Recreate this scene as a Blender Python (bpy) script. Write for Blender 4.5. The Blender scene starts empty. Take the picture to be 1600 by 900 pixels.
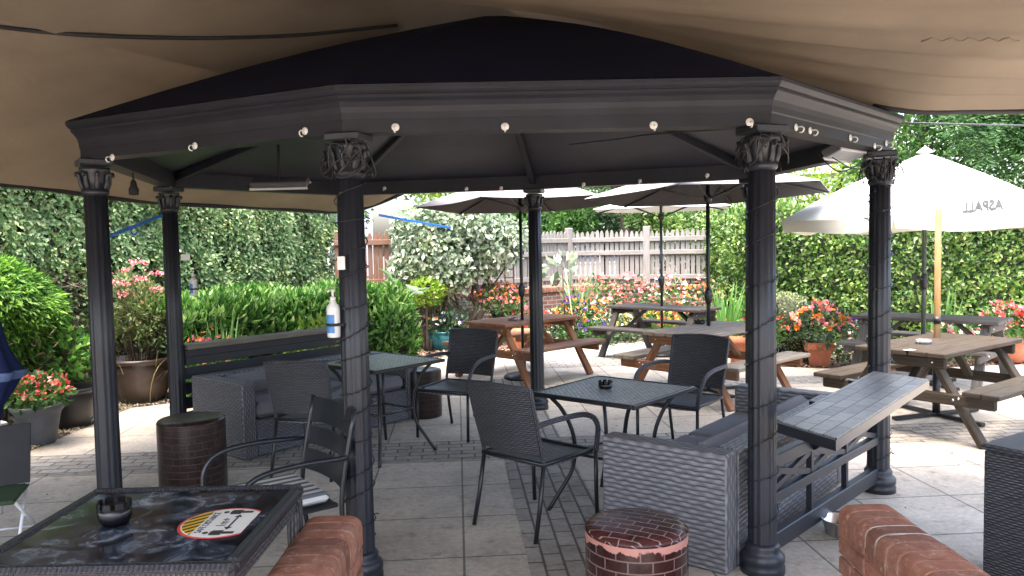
import bpy, math, random
import numpy as np
from mathutils import Vector, Matrix
from mathutils.bvhtree import BVHTree
random.seed(7); RNG = np.random.default_rng(11)
PI = math.pi; R = math.radians
S = bpy.context.scene; COL = S.collection

# ------------------------------------------------------------------ camera
F, PITCH, ROLL, CH = 1212.6, .0552, -.0196, 1.604
cam = bpy.data.cameras.new('camera'); cam.sensor_width = 36; cam.lens = 36 * F / 1600
cam.clip_start = .05; cam.clip_end = 500
co = bpy.data.objects.new('camera', cam); COL.objects.link(co)
co.matrix_world = Matrix.Translation((0, 0, CH)) @ Matrix.Rotation(PI / 2 - PITCH, 4, 'X') @ Matrix.Rotation(ROLL, 4, 'Z')
S.camera = co

def ray(px, py):
    a, b = px - 800, py - 450
    u = a * math.cos(ROLL) + b * math.sin(ROLL); v = -a * math.sin(ROLL) + b * math.cos(ROLL)
    x, cy, cz = u / F, 1., -v / F
    return Vector((x, cy * math.cos(PITCH) + cz * math.sin(PITCH), -cy * math.sin(PITCH) + cz * math.cos(PITCH)))
EYE = Vector((0, 0, CH))
def G(px, py, z=0):
    d = ray(px, py); return EYE + d * ((z - CH) / d.z)
def D(px, py, Y):
    d = ray(px, py); return EYE + d * (Y / d.y)
def on_plane(px, py, p0, n):
    d = ray(px, py); n = Vector(n); return EYE + d * ((Vector(p0) - EYE).dot(n) / d.dot(n))

# ------------------------------------------------------------------ materials
def nt(name):
    m = bpy.data.materials.new(name); m.use_nodes = True
    t = m.node_tree; b = t.nodes['Principled BSDF']
    return m, t, b
def N(t, kind, **kw):
    n = t.nodes.new(kind)
    for k, v in kw.items():
        if k in n.inputs: n.inputs[k].default_value = v
        else: setattr(n, k, v)
    return n
def ramp(t, src, stops):
    r = t.nodes.new('ShaderNodeValToRGB'); e = r.color_ramp.elements
    while len(e) < len(stops): e.new(.5)
    for i, (p, c) in enumerate(stops):
        e[i].position = p; e[i].color = (*c, 1)
    t.links.new(src, r.inputs[0]); return r.outputs[0]
def mixc(t, fac, a, b):
    n = t.nodes.new('ShaderNodeMix'); n.data_type = 'RGBA'
    for s, v in ((n.inputs[0], fac), (n.inputs[6], a), (n.inputs[7], b)):
        if hasattr(v, 'is_linked') or hasattr(v, 'links'): t.links.new(v, s)
        elif isinstance(v, (int, float)): s.default_value = v
        else: s.default_value = (*v, 1)
    return n.outputs[2]
def bump(t, b, h, strength=.3, dist=.01):
    n = N(t, 'ShaderNodeBump'); n.inputs['Strength'].default_value = strength; n.inputs['Distance'].default_value = dist
    t.links.new(h, n.inputs['Height']); t.links.new(n.outputs[0], b.inputs['Normal'])
def coord(t, kind='Object', scale=(1, 1, 1), rot=(0, 0, 0)):
    c = t.nodes.new('ShaderNodeTexCoord'); m = t.nodes.new('ShaderNodeMapping')
    m.inputs['Scale'].default_value = scale; m.inputs['Rotation'].default_value = rot
    t.links.new(c.outputs[kind], m.inputs[0]); return m.outputs[0]
def noise(t, vec, scale, detail=4, rough=.6):
    n = N(t, 'ShaderNodeTexNoise'); n.inputs['Scale'].default_value = scale; n.inputs['Detail'].default_value = detail
    n.inputs['Roughness'].default_value = rough; t.links.new(vec, n.inputs['Vector']); return n.outputs['Fac']

def plain(name, c, rough=.6, var=.25, scale=8, metal=0, bmp=0, spec=.5, coordk='Object'):
    m, t, b = nt(name)
    v = coord(t, coordk); f = noise(t, v, scale)
    lo = tuple(x * (1 - var) for x in c); hi = tuple(min(1, x * (1 + var)) for x in c)
    t.links.new(ramp(t, f, [(.3, lo), (.7, hi)]), b.inputs['Base Color'])
    b.inputs['Roughness'].default_value = rough; b.inputs['Metallic'].default_value = metal
    b.inputs['Specular IOR Level'].default_value = spec
    if bmp: bump(t, b, noise(t, v, scale * 6), bmp, .004)
    return m
def wood(name, c, rough=.7, var=.45):
    m, t, b = nt(name)
    v = coord(t, 'UV', (2.2, 38, 1)); f = noise(t, v, 1.6, 6, .65)
    v2 = coord(t, 'Object'); f2 = noise(t, v2, 5, 3)
    lo = tuple(x * (1 - var) for x in c); hi = tuple(x * (1 + var) for x in c)
    base = ramp(t, f, [(.3, lo), (.68, hi)])
    g = sum(c) / 3 * 1.5
    base = mixc(t, ramp(t, f2, [(.48, (0, 0, 0)), (.75, (.55, .55, .55))]), base, (g, g * .96, g * .9))
    t.links.new(base, b.inputs['Base Color']); b.inputs['Roughness'].default_value = rough; b.inputs['Specular IOR Level'].default_value = .12
    bump(t, b, f, .35, .004); return m
def weave(name, c1, c2, gap, bw=.045, bh=.013, rough=.5, strength=.8, rot=0, spec=.5):
    m, t, b = nt(name)
    v = coord(t, 'UV', (1, 1, 1), (0, 0, rot))
    k = N(t, 'ShaderNodeTexBrick'); t.links.new(v, k.inputs['Vector'])
    k.inputs['Scale'].default_value = 1; k.inputs['Brick Width'].default_value = bw; k.inputs['Row Height'].default_value = bh
    k.inputs['Mortar Size'].default_value = bh * .16; k.inputs['Mortar Smooth'].default_value = .7; k.inputs['Bias'].default_value = 0
    k.inputs['Color1'].default_value = (*c1, 1); k.inputs['Color2'].default_value = (*c2, 1); k.inputs['Mortar'].default_value = (*gap, 1)
    f = noise(t, coord(t, 'UV', (30, 160, 1)), 1.5, 3)
    c = mixc(t, .5, k.outputs['Color'], ramp(t, f, [(.3, tuple(x * .4 for x in c1)), (.7, tuple(x * 1.7 for x in c2))]))
    t.links.new(c, b.inputs['Base Color']); b.inputs['Roughness'].default_value = rough; b.inputs['Specular IOR Level'].default_value = spec
    inv = N(t, 'ShaderNodeMath', operation='SUBTRACT'); inv.inputs[0].default_value = 1; t.links.new(k.outputs['Fac'], inv.inputs[1])
    bump(t, b, inv.outputs[0], strength, .006); return m
def mathn(t, op, a, b=None):
    n = N(t, 'ShaderNodeMath', operation=op)
    for i, x in ((0, a), (1, b)):
        if x is None: continue
        if isinstance(x, (int, float)): n.inputs[i].default_value = x
        else: t.links.new(x, n.inputs[i])
    return n.outputs[0]
def rattan(name, dark, mid, light, w=.06, h=.017, rough=.45, strength=.9, spec=.5):
    """over-and-under strands: rows of height h, each strand surfacing every w, neighbours half a step apart"""
    m, t, b = nt(name); v = coord(t, 'UV')
    wob = noise(t, coord(t, 'UV', (11, 7, 5)), 1.5, 3)
    sp = N(t, 'ShaderNodeSeparateXYZ'); t.links.new(v, sp.inputs[0])
    vv = mathn(t, 'ADD', sp.outputs['Y'], mathn(t, 'MULTIPLY', wob, h * .7))
    row = mathn(t, 'FLOOR', mathn(t, 'DIVIDE', vv, h))
    a = mathn(t, 'ADD', mathn(t, 'DIVIDE', sp.outputs['X'], w), mathn(t, 'MULTIPLY', row, .5))
    s = mathn(t, 'ADD', mathn(t, 'MULTIPLY', mathn(t, 'SINE', mathn(t, 'MULTIPLY', a, 2 * PI)), .5), .5)
    r = mathn(t, 'POWER', mathn(t, 'ABSOLUTE', mathn(t, 'SINE', mathn(t, 'MULTIPLY', mathn(t, 'DIVIDE', vv, h), PI))), .6)
    hgt = mathn(t, 'MULTIPLY', r, mathn(t, 'ADD', mathn(t, 'MULTIPLY', s, .42), .58))
    nz = noise(t, coord(t, 'UV', (9, 110, 1)), 1.2, 5, .7)
    k = mathn(t, 'MULTIPLY', hgt, mathn(t, 'ADD', mathn(t, 'MULTIPLY', nz, 2.0), -.1))
    t.links.new(ramp(t, k, [(.12, dark), (.45, mid), (.95, light)]), b.inputs['Base Color'])
    b.inputs['Roughness'].default_value = rough; b.inputs['Specular IOR Level'].default_value = spec
    bump(t, b, hgt, strength, .007); return m
def leafm(name, cols, trans=.35, rough=.45, spec=.5):
    m, t, b = nt(name)
    g = t.nodes.new('ShaderNodeNewGeometry')
    n = len(cols)
    c = ramp(t, g.outputs['Random Per Island'], [((i + .5) / n, x) for i, x in enumerate(cols)])
    nz = ramp(t, noise(t, coord(t, 'Object'), 2.3, 3, .6), [(.32, (.62, .7, .6)), (.5, (1, 1, 1)), (.68, (1.35, 1.25, 1.1))])
    mu = N(t, 'ShaderNodeMix', data_type='RGBA', blend_type='MULTIPLY'); mu.inputs[0].default_value = 1; t.links.new(c, mu.inputs[6]); t.links.new(nz, mu.inputs[7]); c = mu.outputs[2]
    t.links.new(c, b.inputs['Base Color']); b.inputs['Roughness'].default_value = rough; b.inputs['Specular IOR Level'].default_value = spec
    tr = t.nodes.new('ShaderNodeBsdfTranslucent'); t.links.new(c, tr.inputs[0])
    mx = t.nodes.new('ShaderNodeMixShader'); mx.inputs[0].default_value = trans
    t.links.new(b.outputs[0], mx.inputs[1]); t.links.new(tr.outputs[0], mx.inputs[2])
    t.links.new(mx.outputs[0], t.nodes['Material Output'].inputs[0]); return m
def cloth(name, c, trans, rough=.85, wv=.15, sc=(3, 3, 3)):
    m, t, b = nt(name)
    v = coord(t, 'Object', sc); f = noise(t, v, 1.2, 5)
    col = ramp(t, f, [(.3, tuple(x * (1 - wv) for x in c)), (.7, tuple(min(1, x * (1 + wv)) for x in c))])
    t.links.new(col, b.inputs['Base Color']); b.inputs['Roughness'].default_value = rough; b.inputs['Specular IOR Level'].default_value = .2
    bump(t, b, noise(t, coord(t, 'Object', (1, .5, 1)), 7, 6, .62), .22, .03)
    if trans:
        tr = t.nodes.new('ShaderNodeBsdfTranslucent'); t.links.new(col, tr.inputs[0])
        mx = t.nodes.new('ShaderNodeMixShader'); mx.inputs[0].default_value = trans
        t.links.new(b.outputs[0], mx.inputs[1]); t.links.new(tr.outputs[0], mx.inputs[2])
        t.links.new(mx.outputs[0], t.nodes['Material Output'].inputs[0])
    return m
def bricks(name, c1, c2, mortar, bw, bh, ms, off=.5, rough=.85, space='UV', rot=0, stain=.35, bstr=.5, loc=(0, 0, 0), spec=.4, bias=0):
    m, t, b = nt(name)
    c = t.nodes.new('ShaderNodeTexCoord'); mp = t.nodes.new('ShaderNodeMapping')
    mp.inputs['Rotation'].default_value = (0, 0, rot); mp.inputs['Location'].default_value = loc
    t.links.new(c.outputs[space], mp.inputs[0]); v = mp.outputs[0]
    k = N(t, 'ShaderNodeTexBrick', offset=off); t.links.new(v, k.inputs['Vector'])
    for n_, x in (('Scale', 1), ('Brick Width', bw), ('Row Height', bh), ('Mortar Size', ms), ('Mortar Smooth', .25), ('Bias', bias)): k.inputs[n_].default_value = x
    k.inputs['Color1'].default_value = (*c1, 1); k.inputs['Color2'].default_value = (*c2, 1); k.inputs['Mortar'].default_value = (*mortar, 1)
    v2 = coord(t, space)
    f = noise(t, v2, 1.1, 8, .7); f2 = noise(t, v2, 30, 5, .7)
    fleck = ramp(t, noise(t, v2, 6.5, 6, .75), [(.34, (.62, .6, .56)), (.46, (1, 1, 1)), (.62, (1, 1, 1)), (.8, (1.18, 1.15, 1.1))])
    st = ramp(t, f, [(.3, (1 - stain, 1 - stain, 1 - stain)), (.65, (1.1, 1.1, 1.1))])
    mul = N(t, 'ShaderNodeMix', data_type='RGBA', blend_type='MULTIPLY'); mul.inputs[0].default_value = 1
    t.links.new(k.outputs['Color'], mul.inputs[6]); t.links.new(st, mul.inputs[7])
    mu2 = N(t, 'ShaderNodeMix', data_type='RGBA', blend_type='MULTIPLY'); mu2.inputs[0].default_value = .8
    t.links.new(mul.outputs[2], mu2.inputs[6]); t.links.new(fleck, mu2.inputs[7])
    sp = ramp(t, f2, [(.3, (.8, .8, .8)), (.7, (1.15, 1.15, 1.15))])
    mu3 = N(t, 'ShaderNodeMix', data_type='RGBA', blend_type='MULTIPLY'); mu3.inputs[0].default_value = 1
    t.links.new(mu2.outputs[2], mu3.inputs[6]); t.links.new(sp, mu3.inputs[7])
    t.links.new(mu3.outputs[2], b.inputs['Base Color']); b.inputs['Roughness'].default_value = rough; b.inputs['Specular IOR Level'].default_value = spec
    h = N(t, 'ShaderNodeMath', operation='MULTIPLY_ADD'); t.links.new(k.outputs['Fac'], h.inputs[0]); h.inputs[1].default_value = -1
    t.links.new(f2, h.inputs[2]); bump(t, b, h.outputs[0], bstr, .006); return m

M = {}
M['post'] = plain('dark_paint', (.016, .018, .025), .42, .12, 5, bmp=.15)
M['beam'] = plain('beam_paint', (.013, .014, .021), .5, .35, 3, bmp=.12, spec=.3)
M['navy'] = plain('navy_canvas', (.004, .007, .026), .8, .3, 3, spec=.15)
M['lining'] = plain('dark_lining', (.016, .017, .028), .5, .3, 3)
M['canvas'] = cloth('tan_canvas', (.285, .235, .18), .22, wv=.16, sc=(1, 1, 1))
M['hem'] = plain('black_hem', (.012, .012, .014), .7)
M['black'] = plain('black_metal', (.012, .013, .016), .38, .25, 12, bmp=.08)
M['wick'] = rattan('dark_wicker', (.009, .009, .012), (.042, .043, .052), (.105, .107, .12), .036, .0125)
M['wickg'] = rattan('grey_wicker', (.045, .045, .05), (.13, .13, .14), (.25, .25, .262), .085, .024, .45, .6)
M['wickm'] = rattan('charcoal_wicker', (.016, .016, .02), (.085, .086, .098), (.2, .202, .22), .045, .0155)
M['mesh'] = weave('mesh_top', (.15, .155, .175), (.42, .43, .46), (.03, .012, .016), .05, .026, .34, 1, R(45))
M['cush'] = cloth('grey_cushion', (.17, .168, .18), 0, wv=.12)
M['ironblk'] = plain('black_enamel', (.013, .015, .02), .3, .2, 10)
M['ash'] = plain('black_ashtray', (.006, .006, .007), .25)
M['white'] = plain('white_plastic', (.72, .72, .7), .4, .08)
M['blue'] = plain('blue_strap', (.02, .16, .62), .5, .2)
M['chrome'] = plain('steel', (.6, .6, .6), .25, .1, metal=1)
M['alu'] = plain('white_tube', (.7, .7, .72), .35, .1)
M['red_wood'] = wood('red_brown_timber', (.225, .105, .055))
M['grey_wood'] = wood('weathered_timber', (.19, .165, .135))
M['dark_wood'] = wood('dark_timber', (.062, .055, .05))
M['mid_wood'] = wood('brown_timber', (.052, .041, .031))
M['pole_wood'] = wood('pale_pole_timber', (.22, .13, .05), .5, .2)
M['fence'] = wood('silver_fence_timber', (.21, .196, .175), .85, .3)
M['fence_red'] = wood('red_fence_timber', (.19, .105, .07), .85, .3)
M['bark'] = plain('bark', (.075, .055, .04), .9, .5, 14, bmp=.6)
M['brick'] = bricks('wall_brick', (.27, .12, .085), (.2, .09, .065), (.33, .3, .27), .225, .075, .010)
mcp, t_, b_ = nt('coping_brick'); v_ = coord(t_, 'Object'); f_ = noise(t_, v_, 9, 6, .7)
base_ = ramp(t_, f_, [(.3, (.15, .068, .046)), (.5, (.24, .112, .076)), (.7, (.32, .175, .125))])
lime_ = ramp(t_, noise(t_, v_, 24, 8, .78), [(.56, (0, 0, 0)), (.70, (.75, .75, .75))])
base_ = mixc(t_, lime_, base_, (.5, .42, .36))
g_ = t_.nodes.new('ShaderNodeNewGeometry'); tone_ = ramp(t_, g_.outputs['Random Per Island'], [(0, (.72, .72, .74)), (.5, (1, 1, 1)), (1, (1.15, 1.05, 1))])
mu_ = N(t_, 'ShaderNodeMix', data_type='RGBA', blend_type='MULTIPLY'); mu_.inputs[0].default_value = 1; t_.links.new(base_, mu_.inputs[6]); t_.links.new(tone_, mu_.inputs[7]); t_.links.new(mu_.outputs[2], b_.inputs['Base Color'])
b_.inputs['Roughness'].default_value = .9; b_.inputs['Specular IOR Level'].default_value = .2; bump(t_, b_, noise(t_, v_, 60, 6, .7), .6, .006); M['cope'] = mcp
M['mortar'] = plain('mortar', (.5, .46, .41), .95, .35, 25, bmp=.5)
M['slab'] = bricks('concrete_slab', (.47, .415, .34), (.55, .49, .41), (.19, .175, .15), .6, .6, .007, 0, .8, 'Object', R(-4), .35, .35, (.0, .28, 0))
M['block'] = bricks('block_paving', (.30, .275, .24), (.39, .36, .315), (.12, .11, .095), .2, .1, .008, .5, .85, 'Object', R(-4), .35, .6)
M['block2'] = bricks('block_paving_turned', (.30, .275, .24), (.39, .36, .315), (.12, .11, .095), .2, .1, .008, .5, .85, 'Object', R(86), .35, .6)
M['soil'] = plain('soil', (.085, .06, .042), .95, .5, 6, bmp=.7)
M['terra'] = plain('terracotta', (.40, .135, .07), .8, .22, 9, bmp=.15)
M['teal'] = plain('teal_glaze', (.02, .17, .2), .3, .2, 6)
M['greyp'] = plain('grey_plastic_pot', (.075, .08, .09), .6, .2, 7, bmp=.1)
M['brownp'] = plain('brown_glazed_pot', (.055, .038, .033), .35, .35, 7, bmp=.1)
M['blackp'] = plain('black_plastic_pot', (.014, .014, .016), .4, .2)
M['palep'] = plain('pale_trough', (.36, .38, .40), .6, .15)
M['sandp'] = plain('sand_pot', (.42, .27, .2), .8, .2)
M['taupe'] = cloth('taupe_parasol', (.36, .33, .335), .03, wv=.06)
M['cream'] = cloth('cream_parasol', (.8, .8, .72), .2, wv=.04)
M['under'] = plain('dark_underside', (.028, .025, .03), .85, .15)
M['offw'] = cloth('pale_parasol', (.7, .7, .68), .2, wv=.04)
M['print'] = plain('black_print', (.02, .02, .02), .8)
M['polegrn'] = plain('green_pole', (.05, .065, .06), .4, .2)
M['render'] = plain('house_render', (.62, .6, .57), .9, .12, 2)
M['roofg'] = plain('slate_roof', (.2, .19, .19), .8, .3, 6)
M['pane'] = plain('window_glass', (.08, .1, .14), .08, .2)
M['navyc'] = cloth('navy_fabric', (.012, .02, .075), 0)
M['greenc'] = plain('green_fabric', (.03, .06, .025), .8)
M['water'] = plain('water_still', (.3, .3, .3), .05)

# ------------------------------------------------------------------ mesh builder
class MB:
    def __init__(s): s.v = []; s.f = []; s.uv = []; s.m = []; s.sm = []
    def add(s, V, Fc, mi=0, smooth=False, UV=None):
        o = len(s.v); s.v += [tuple(p) for p in V]
        for i, f in enumerate(Fc):
            s.f.append(tuple(o + k for k in f)); s.m.append(mi); s.sm.append(smooth); s.uv.append(UV[i] if UV else None)
    def box(s, c, d, rot=None, b=0, mi=0):
        c = Vector(c); hx, hy, hz = d[0] / 2, d[1] / 2, d[2] / 2
        if rot is None: rm = Matrix.Identity(3)
        elif isinstance(rot, (int, float)): rm = Matrix.Rotation(rot, 3, 'Z')
        else: rm = rot
        if not b:
            P = [(x * hx, y * hy, z * hz) for x in (-1, 1) for y in (-1, 1) for z in (-1, 1)]
            Fc = [(0, 1, 3, 2), (4, 6, 7, 5), (0, 4, 5, 1), (2, 3, 7, 6), (0, 2, 6, 4), (1, 5, 7, 3)]
        else:
            b = min(b, hx * .9, hy * .9, hz * .9); P = []; ix = {}
            for x in (-1, 1):
                for y in (-1, 1):
                    for z in (-1, 1):
                        for a in range(3):
                            q = [x * (hx - b), y * (hy - b), z * (hz - b)]
                            q[a] = (x * hx, y * hy, z * hz)[a]; ix[(x, y, z, a)] = len(P); P.append(q)
            Fc = []
            for a in range(3):
                u, w = (a + 1) % 3, (a + 2) % 3
                for sg in (-1, 1):
                    def k(i, j):
                        q = [0, 0, 0]; q[a] = sg; q[u] = i; q[w] = j; return ix[(*q, a)]
                    q = [k(-1, -1), k(1, -1), k(1, 1), k(-1, 1)]; Fc.append(q if sg > 0 else q[::-1])
            for a in range(3):
                u, w = (a + 1) % 3, (a + 2) % 3
                for i in (-1, 1):
                    for j in (-1, 1):
                        def k(e, ax):
                            q = [0, 0, 0]; q[a] = e; q[u] = i; q[w] = j; return ix[(*q, ax)]
                        q = [k(-1, u), k(1, u), k(1, w), k(-1, w)]; Fc.append(q if i * j > 0 else q[::-1])
            for x in (-1, 1):
                for y in (-1, 1):
                    for z in (-1, 1):
                        q = [ix[(x, y, z, a)] for a in range(3)]; Fc.append(q if x * y * z > 0 else q[::-1])
        UV = None
        s.add([c + rm @ Vector(p) for p in P], Fc, mi, False, s._boxuv(P, Fc, d))
    @staticmethod
    def _boxuv(P, Fc, d):
        out = []; ox = random.random() * 3
        for f in Fc:
            a, b_, c_ = (Vector(P[f[i]]) for i in (0, 1, 2)); n = (b_ - a).cross(c_ - b_)
            ax = max(range(3), key=lambda i: abs(n[i])); o = [i for i in range(3) if i != ax]
            if ax == 2 and d[o[1]] > d[o[0]]: o = o[::-1]
            out.append([(P[i][o[0]] + ox, P[i][o[1]] + ox) if not (ax != 2 and d[2] > 2.5 * d[o[0]]) else (P[i][2] + ox, P[i][o[0]] + ox) for i in f])
        return out
    def bar(s, p, q, w, h, b=0, mi=0, up=(0, 0, 1)):
        p, q = Vector(p), Vector(q); x = (q - p); L = x.length; x = x / L
        u = Vector(up)
        if abs(x.dot(u)) > .98: u = Vector((0, 1, 0))
        y = u.cross(x).normalized(); z = x.cross(y)
        rm = Matrix((x, y, z)).transposed(); s.box((p + q) / 2, (L, w, h), rm, b, mi)
    def tube(s, pts, r, n=8, mi=0, cap=True, smooth=True):
        pts = [Vector(p) for p in pts]; k = len(pts); rs = r if isinstance(r, (list, tuple)) else [r] * k
        V = []; ref = None; run = 0; vs = []
        for i, p in enumerate(pts):
            t = (pts[min(i + 1, k - 1)] - pts[max(i - 1, 0)]).normalized()
            if ref is None: ref = Vector((0, 0, 1)) if abs(t.z) < .9 else Vector((1, 0, 0))
            a = (ref - t * ref.dot(t))
            a = a.normalized() if a.length > 1e-6 else t.orthogonal().normalized()
            ref = a; b = t.cross(a)
            if i: run += (p - pts[i - 1]).length
            vs.append(run)
            V += [p + (a * math.cos(2 * PI * j / n) + b * math.sin(2 * PI * j / n)) * rs[i] for j in range(n)]
        Fc = []; UV = []
        for i in range(k - 1):
            for j in range(n):
                j2 = (j + 1) % n; Fc.append((i * n + j, i * n + j2, (i + 1) * n + j2, (i + 1) * n + j))
                c = 2 * PI * rs[i] / n; UV.append([(vs[i], c * j), (vs[i], c * (j + 1)), (vs[i + 1], c * (j + 1)), (vs[i + 1], c * j)])
        if cap:
            Fc += [tuple(range(n))[::-1], tuple((k - 1) * n + j for j in range(n))]
            UV += [[(0, 0)] * n] * 2
        s.add(V, Fc, mi, smooth, UV)
    def lathe(s, prof, c=(0, 0, 0), n=20, mi=0, smooth=True, cap=True, rot=None, flute=0, nf=0):
        c = Vector(c); rm = rot or Matrix.Identity(3); V = []; k = len(prof); vs = [0]
        for i in range(1, k): vs.append(vs[-1] + math.hypot(prof[i][0] - prof[i - 1][0], prof[i][1] - prof[i - 1][1]))
        for (r, z) in prof:
            for j in range(n):
                a = 2 * PI * j / n; q = r * (1 - (flute * (.5 + .5 * math.cos(nf * a)) if flute else 0))
                V.append(c + rm @ Vector((q * math.cos(a), q * math.sin(a), z)))
        Fc = []; UV = []; rr = max(p[0] for p in prof)
        for i in range(k - 1):
            for j in range(n):
                j2 = (j + 1) % n; Fc.append((i * n + j, i * n + j2, (i + 1) * n + j2, (i + 1) * n + j))
                a, b = 2 * PI * rr * j / n, 2 * PI * rr * (j + 1) / n
                UV.append([(a, vs[i]), (b, vs[i]), (b, vs[i + 1]), (a, vs[i + 1])])
        if cap:
            for f, i in ((tuple(range(n))[::-1], 0), (tuple((k - 1) * n + j for j in range(n)), k - 1)):
                if prof[i][0] > 1e-4:
                    Fc.append(f); UV.append([(V[q][0] - c[0], V[q][1] - c[1]) for q in f])
        s.add(V, Fc, mi, smooth, UV)
    def grid(s, P, mi=0, smooth=True, close=False):
        r, c = len(P), len(P[0]); V = [p for row in P for p in row]; Fc = []
        for i in range(r - 1):
            for j in range(c - (0 if close else 1)):
                j2 = (j + 1) % c; Fc.append((i * c + j, i * c + j2, (i + 1) * c + j2, (i + 1) * c + j))
        s.add(V, Fc, mi, smooth)
    def slab(s, P, n, th, mi=0, smooth=True):
        """grid P thickened by th along -n (vector or per-point function), closed"""
        r, c = len(P), len(P[0]); n = Vector(n)
        T = [[Vector(p) for p in row] for row in P]; B = [[Vector(p) - n * th for p in row] for row in P]
        s.grid(T, mi, smooth); s.grid([row[::-1] for row in B], mi, smooth)
        ring = [(0, j) for j in range(c)] + [(i, c - 1) for i in range(1, r)] + [(r - 1, j) for j in range(c - 2, -1, -1)] + [(i, 0) for i in range(r - 2, 0, -1)]
        V = [T[i][j] for i, j in ring] + [B[i][j] for i, j in ring]; m = len(ring)
        s.add(V, [(k, m + k, m + (k + 1) % m, (k + 1) % m) for k in range(m)], mi, False)
    def prism(s, poly, z0, z1, mi=0):
        n = len(poly); V = [(x, y, z0) for x, y in poly] + [(x, y, z1) for x, y in poly]
        s.add(V, [tuple(range(n))[::-1], tuple(n + i for i in range(n))] + [(i, (i + 1) % n, n + (i + 1) % n, n + i) for i in range(n)], mi)
    def build(s, name, mats, parent=None):
        me = bpy.data.meshes.new(name); me.from_pydata(s.v, [], s.f)
        for m in (mats if isinstance(mats, (list, tuple)) else [mats]): me.materials.append(m)
        me.polygons.foreach_set('material_index', s.m); me.polygons.foreach_set('use_smooth', s.sm)
        uvl = me.uv_layers.new(name='UVMap'); flat = []
        for i, f in enumerate(s.f):
            u = s.uv[i]
            if u is None:
                a, b, c = (Vector(s.v[f[k]]) for k in (0, 1, 2)); n = (b - a).cross(c - b)
                ax = max(range(3), key=lambda q: abs(n[q])); o = [q for q in range(3) if q != ax]
                u = [(s.v[k][o[0]], s.v[k][o[1]]) for k in f]
            for p in u: flat += [p[0], p[1]]
        uvl.data.foreach_set('uv', flat); me.update()
        ob = bpy.data.objects.new(name, me); COL.objects.link(ob)
        if parent: ob.parent = parent
        return ob

def tag(o, label=None, cat=None, group=None, kind=None):
    if label: o['label'] = label
    if cat: o['category'] = cat
    if group: o['group'] = group
    if kind: o['kind'] = kind
    return o
def thing(name, label, cat, loc=(0, 0, 0), rz=0, group=None):
    o = bpy.data.objects.new(name, None); COL.objects.link(o); o.empty_display_size = .1
    o.location = loc; o.rotation_euler = (0, 0, rz); return tag(o, label, cat, group)
def dup(root, loc, rz, label, group=None, mats=None, scale=None):
    def cp(o, par):
        c = o.copy(); COL.objects.link(c)
        if par: c.parent = par
        if mats and c.type == 'MESH':
            c.data = c.data.copy()
            for i, m in enumerate(c.data.materials):
                if m.name in mats: c.data.materials[i] = mats[m.name]
        for ch in list(o.children): cp(ch, c)
        return c
    c = cp(root, None); c.location = loc; c.rotation_euler = (0, 0, rz); c['label'] = label
    if group: c['group'] = group
    if scale: c.scale = scale if isinstance(scale, tuple) else (scale,) * 3
    return c
def bez(pts, n=6):
    """smooth (Catmull-Rom) resample"""
    P = [Vector(p) for p in pts]; P = [P[0] * 2 - P[1]] + P + [P[-1] * 2 - P[-2]]; out = []
    for i in range(1, len(P) - 2):
        for k in range(n):
            t = k / n; a, b, c, d = P[i - 1:i + 3]
            out.append(.5 * ((2 * b) + (c - a) * t + (2 * a - 5 * b + 4 * c - d) * t * t + (3 * b - a - 3 * c + d) * t ** 3))
    out.append(P[-2]); return out

# ------------------------------------------------------------------ foliage
def unit(a): return a / np.maximum(np.linalg.norm(a, axis=1, keepdims=True), 1e-9)
def leaves(name, P, dirs, L, W, mat, parent=None, fold=.25, nrm=None, mi=None, curl=.15):
    """one mesh of folded leaves: P bases, dirs growth directions"""
    n = len(P); P = np.asarray(P, float); d = unit(np.asarray(dirs, float))
    L = np.broadcast_to(np.asarray(L, float), (n,))[:, None]; W = np.broadcast_to(np.asarray(W, float), (n,))[:, None]
    r = RNG.normal(size=(n, 3)) if nrm is None else np.asarray(nrm) + RNG.normal(size=(n, 3)) * .35
    s_ = unit(np.cross(d, r)); up = np.cross(s_, d)
    A = P; B = P + d * L * .55 + s_ * W * .5 + up * W * fold; C = P + d * L - up * L * curl; E = P + d * L * .55 - s_ * W * .5 + up * W * fold
    V = np.stack([A, B, C, E], 1).reshape(-1, 3)
    i = np.arange(n)[:, None] * 4; Fc = np.concatenate([i + [0, 1, 2], i + [0, 2, 3]], 1).reshape(-1, 3)
    return trimesh(name, V, Fc, mat, parent, None if mi is None else np.repeat(mi, 2))
def trimesh(name, V, Fc, mat, parent=None, mi=None):
    me = bpy.data.meshes.new(name); nf = len(Fc)
    me.vertices.add(len(V)); me.vertices.foreach_set('co', np.asarray(V, np.float32).ravel())
    me.loops.add(nf * 3); me.loops.foreach_set('vertex_index', np.asarray(Fc, np.int32).ravel())
    me.polygons.add(nf); me.polygons.foreach_set('loop_start', np.arange(nf, dtype=np.int32) * 3)
    for m in (mat if isinstance(mat, (list, tuple)) else [mat]): me.materials.append(m)
    if mi is not None: me.polygons.foreach_set('material_index', np.asarray(mi, np.int32))
    me.update(calc_edges=True)
    o = bpy.data.objects.new(name, me); COL.objects.link(o)
    if parent: o.parent = parent
    return o
def lump(P, sc, seed=0):
    r = np.random.default_rng(seed); out = np.zeros(len(P))
    for k in range(7):
        w = r.normal(size=3) * sc * (1 + k * .5); out += np.sin(P @ w + r.random() * 6.28) / (1 + k * .45)
    return out / 2.6
def blob_pts(n, c, rad, seed=0, lumpy=.18, shell=.35, sc=4):
    d = unit(RNG.normal(size=(n, 3))); q = d * np.asarray(rad)
    k = (1 + lumpy * lump(q, sc / max(rad), seed)) * (1 - shell * RNG.random(n) ** 1.5)
    return np.asarray(c) + q * k[:, None], unit(d / np.asarray(rad))
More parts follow.
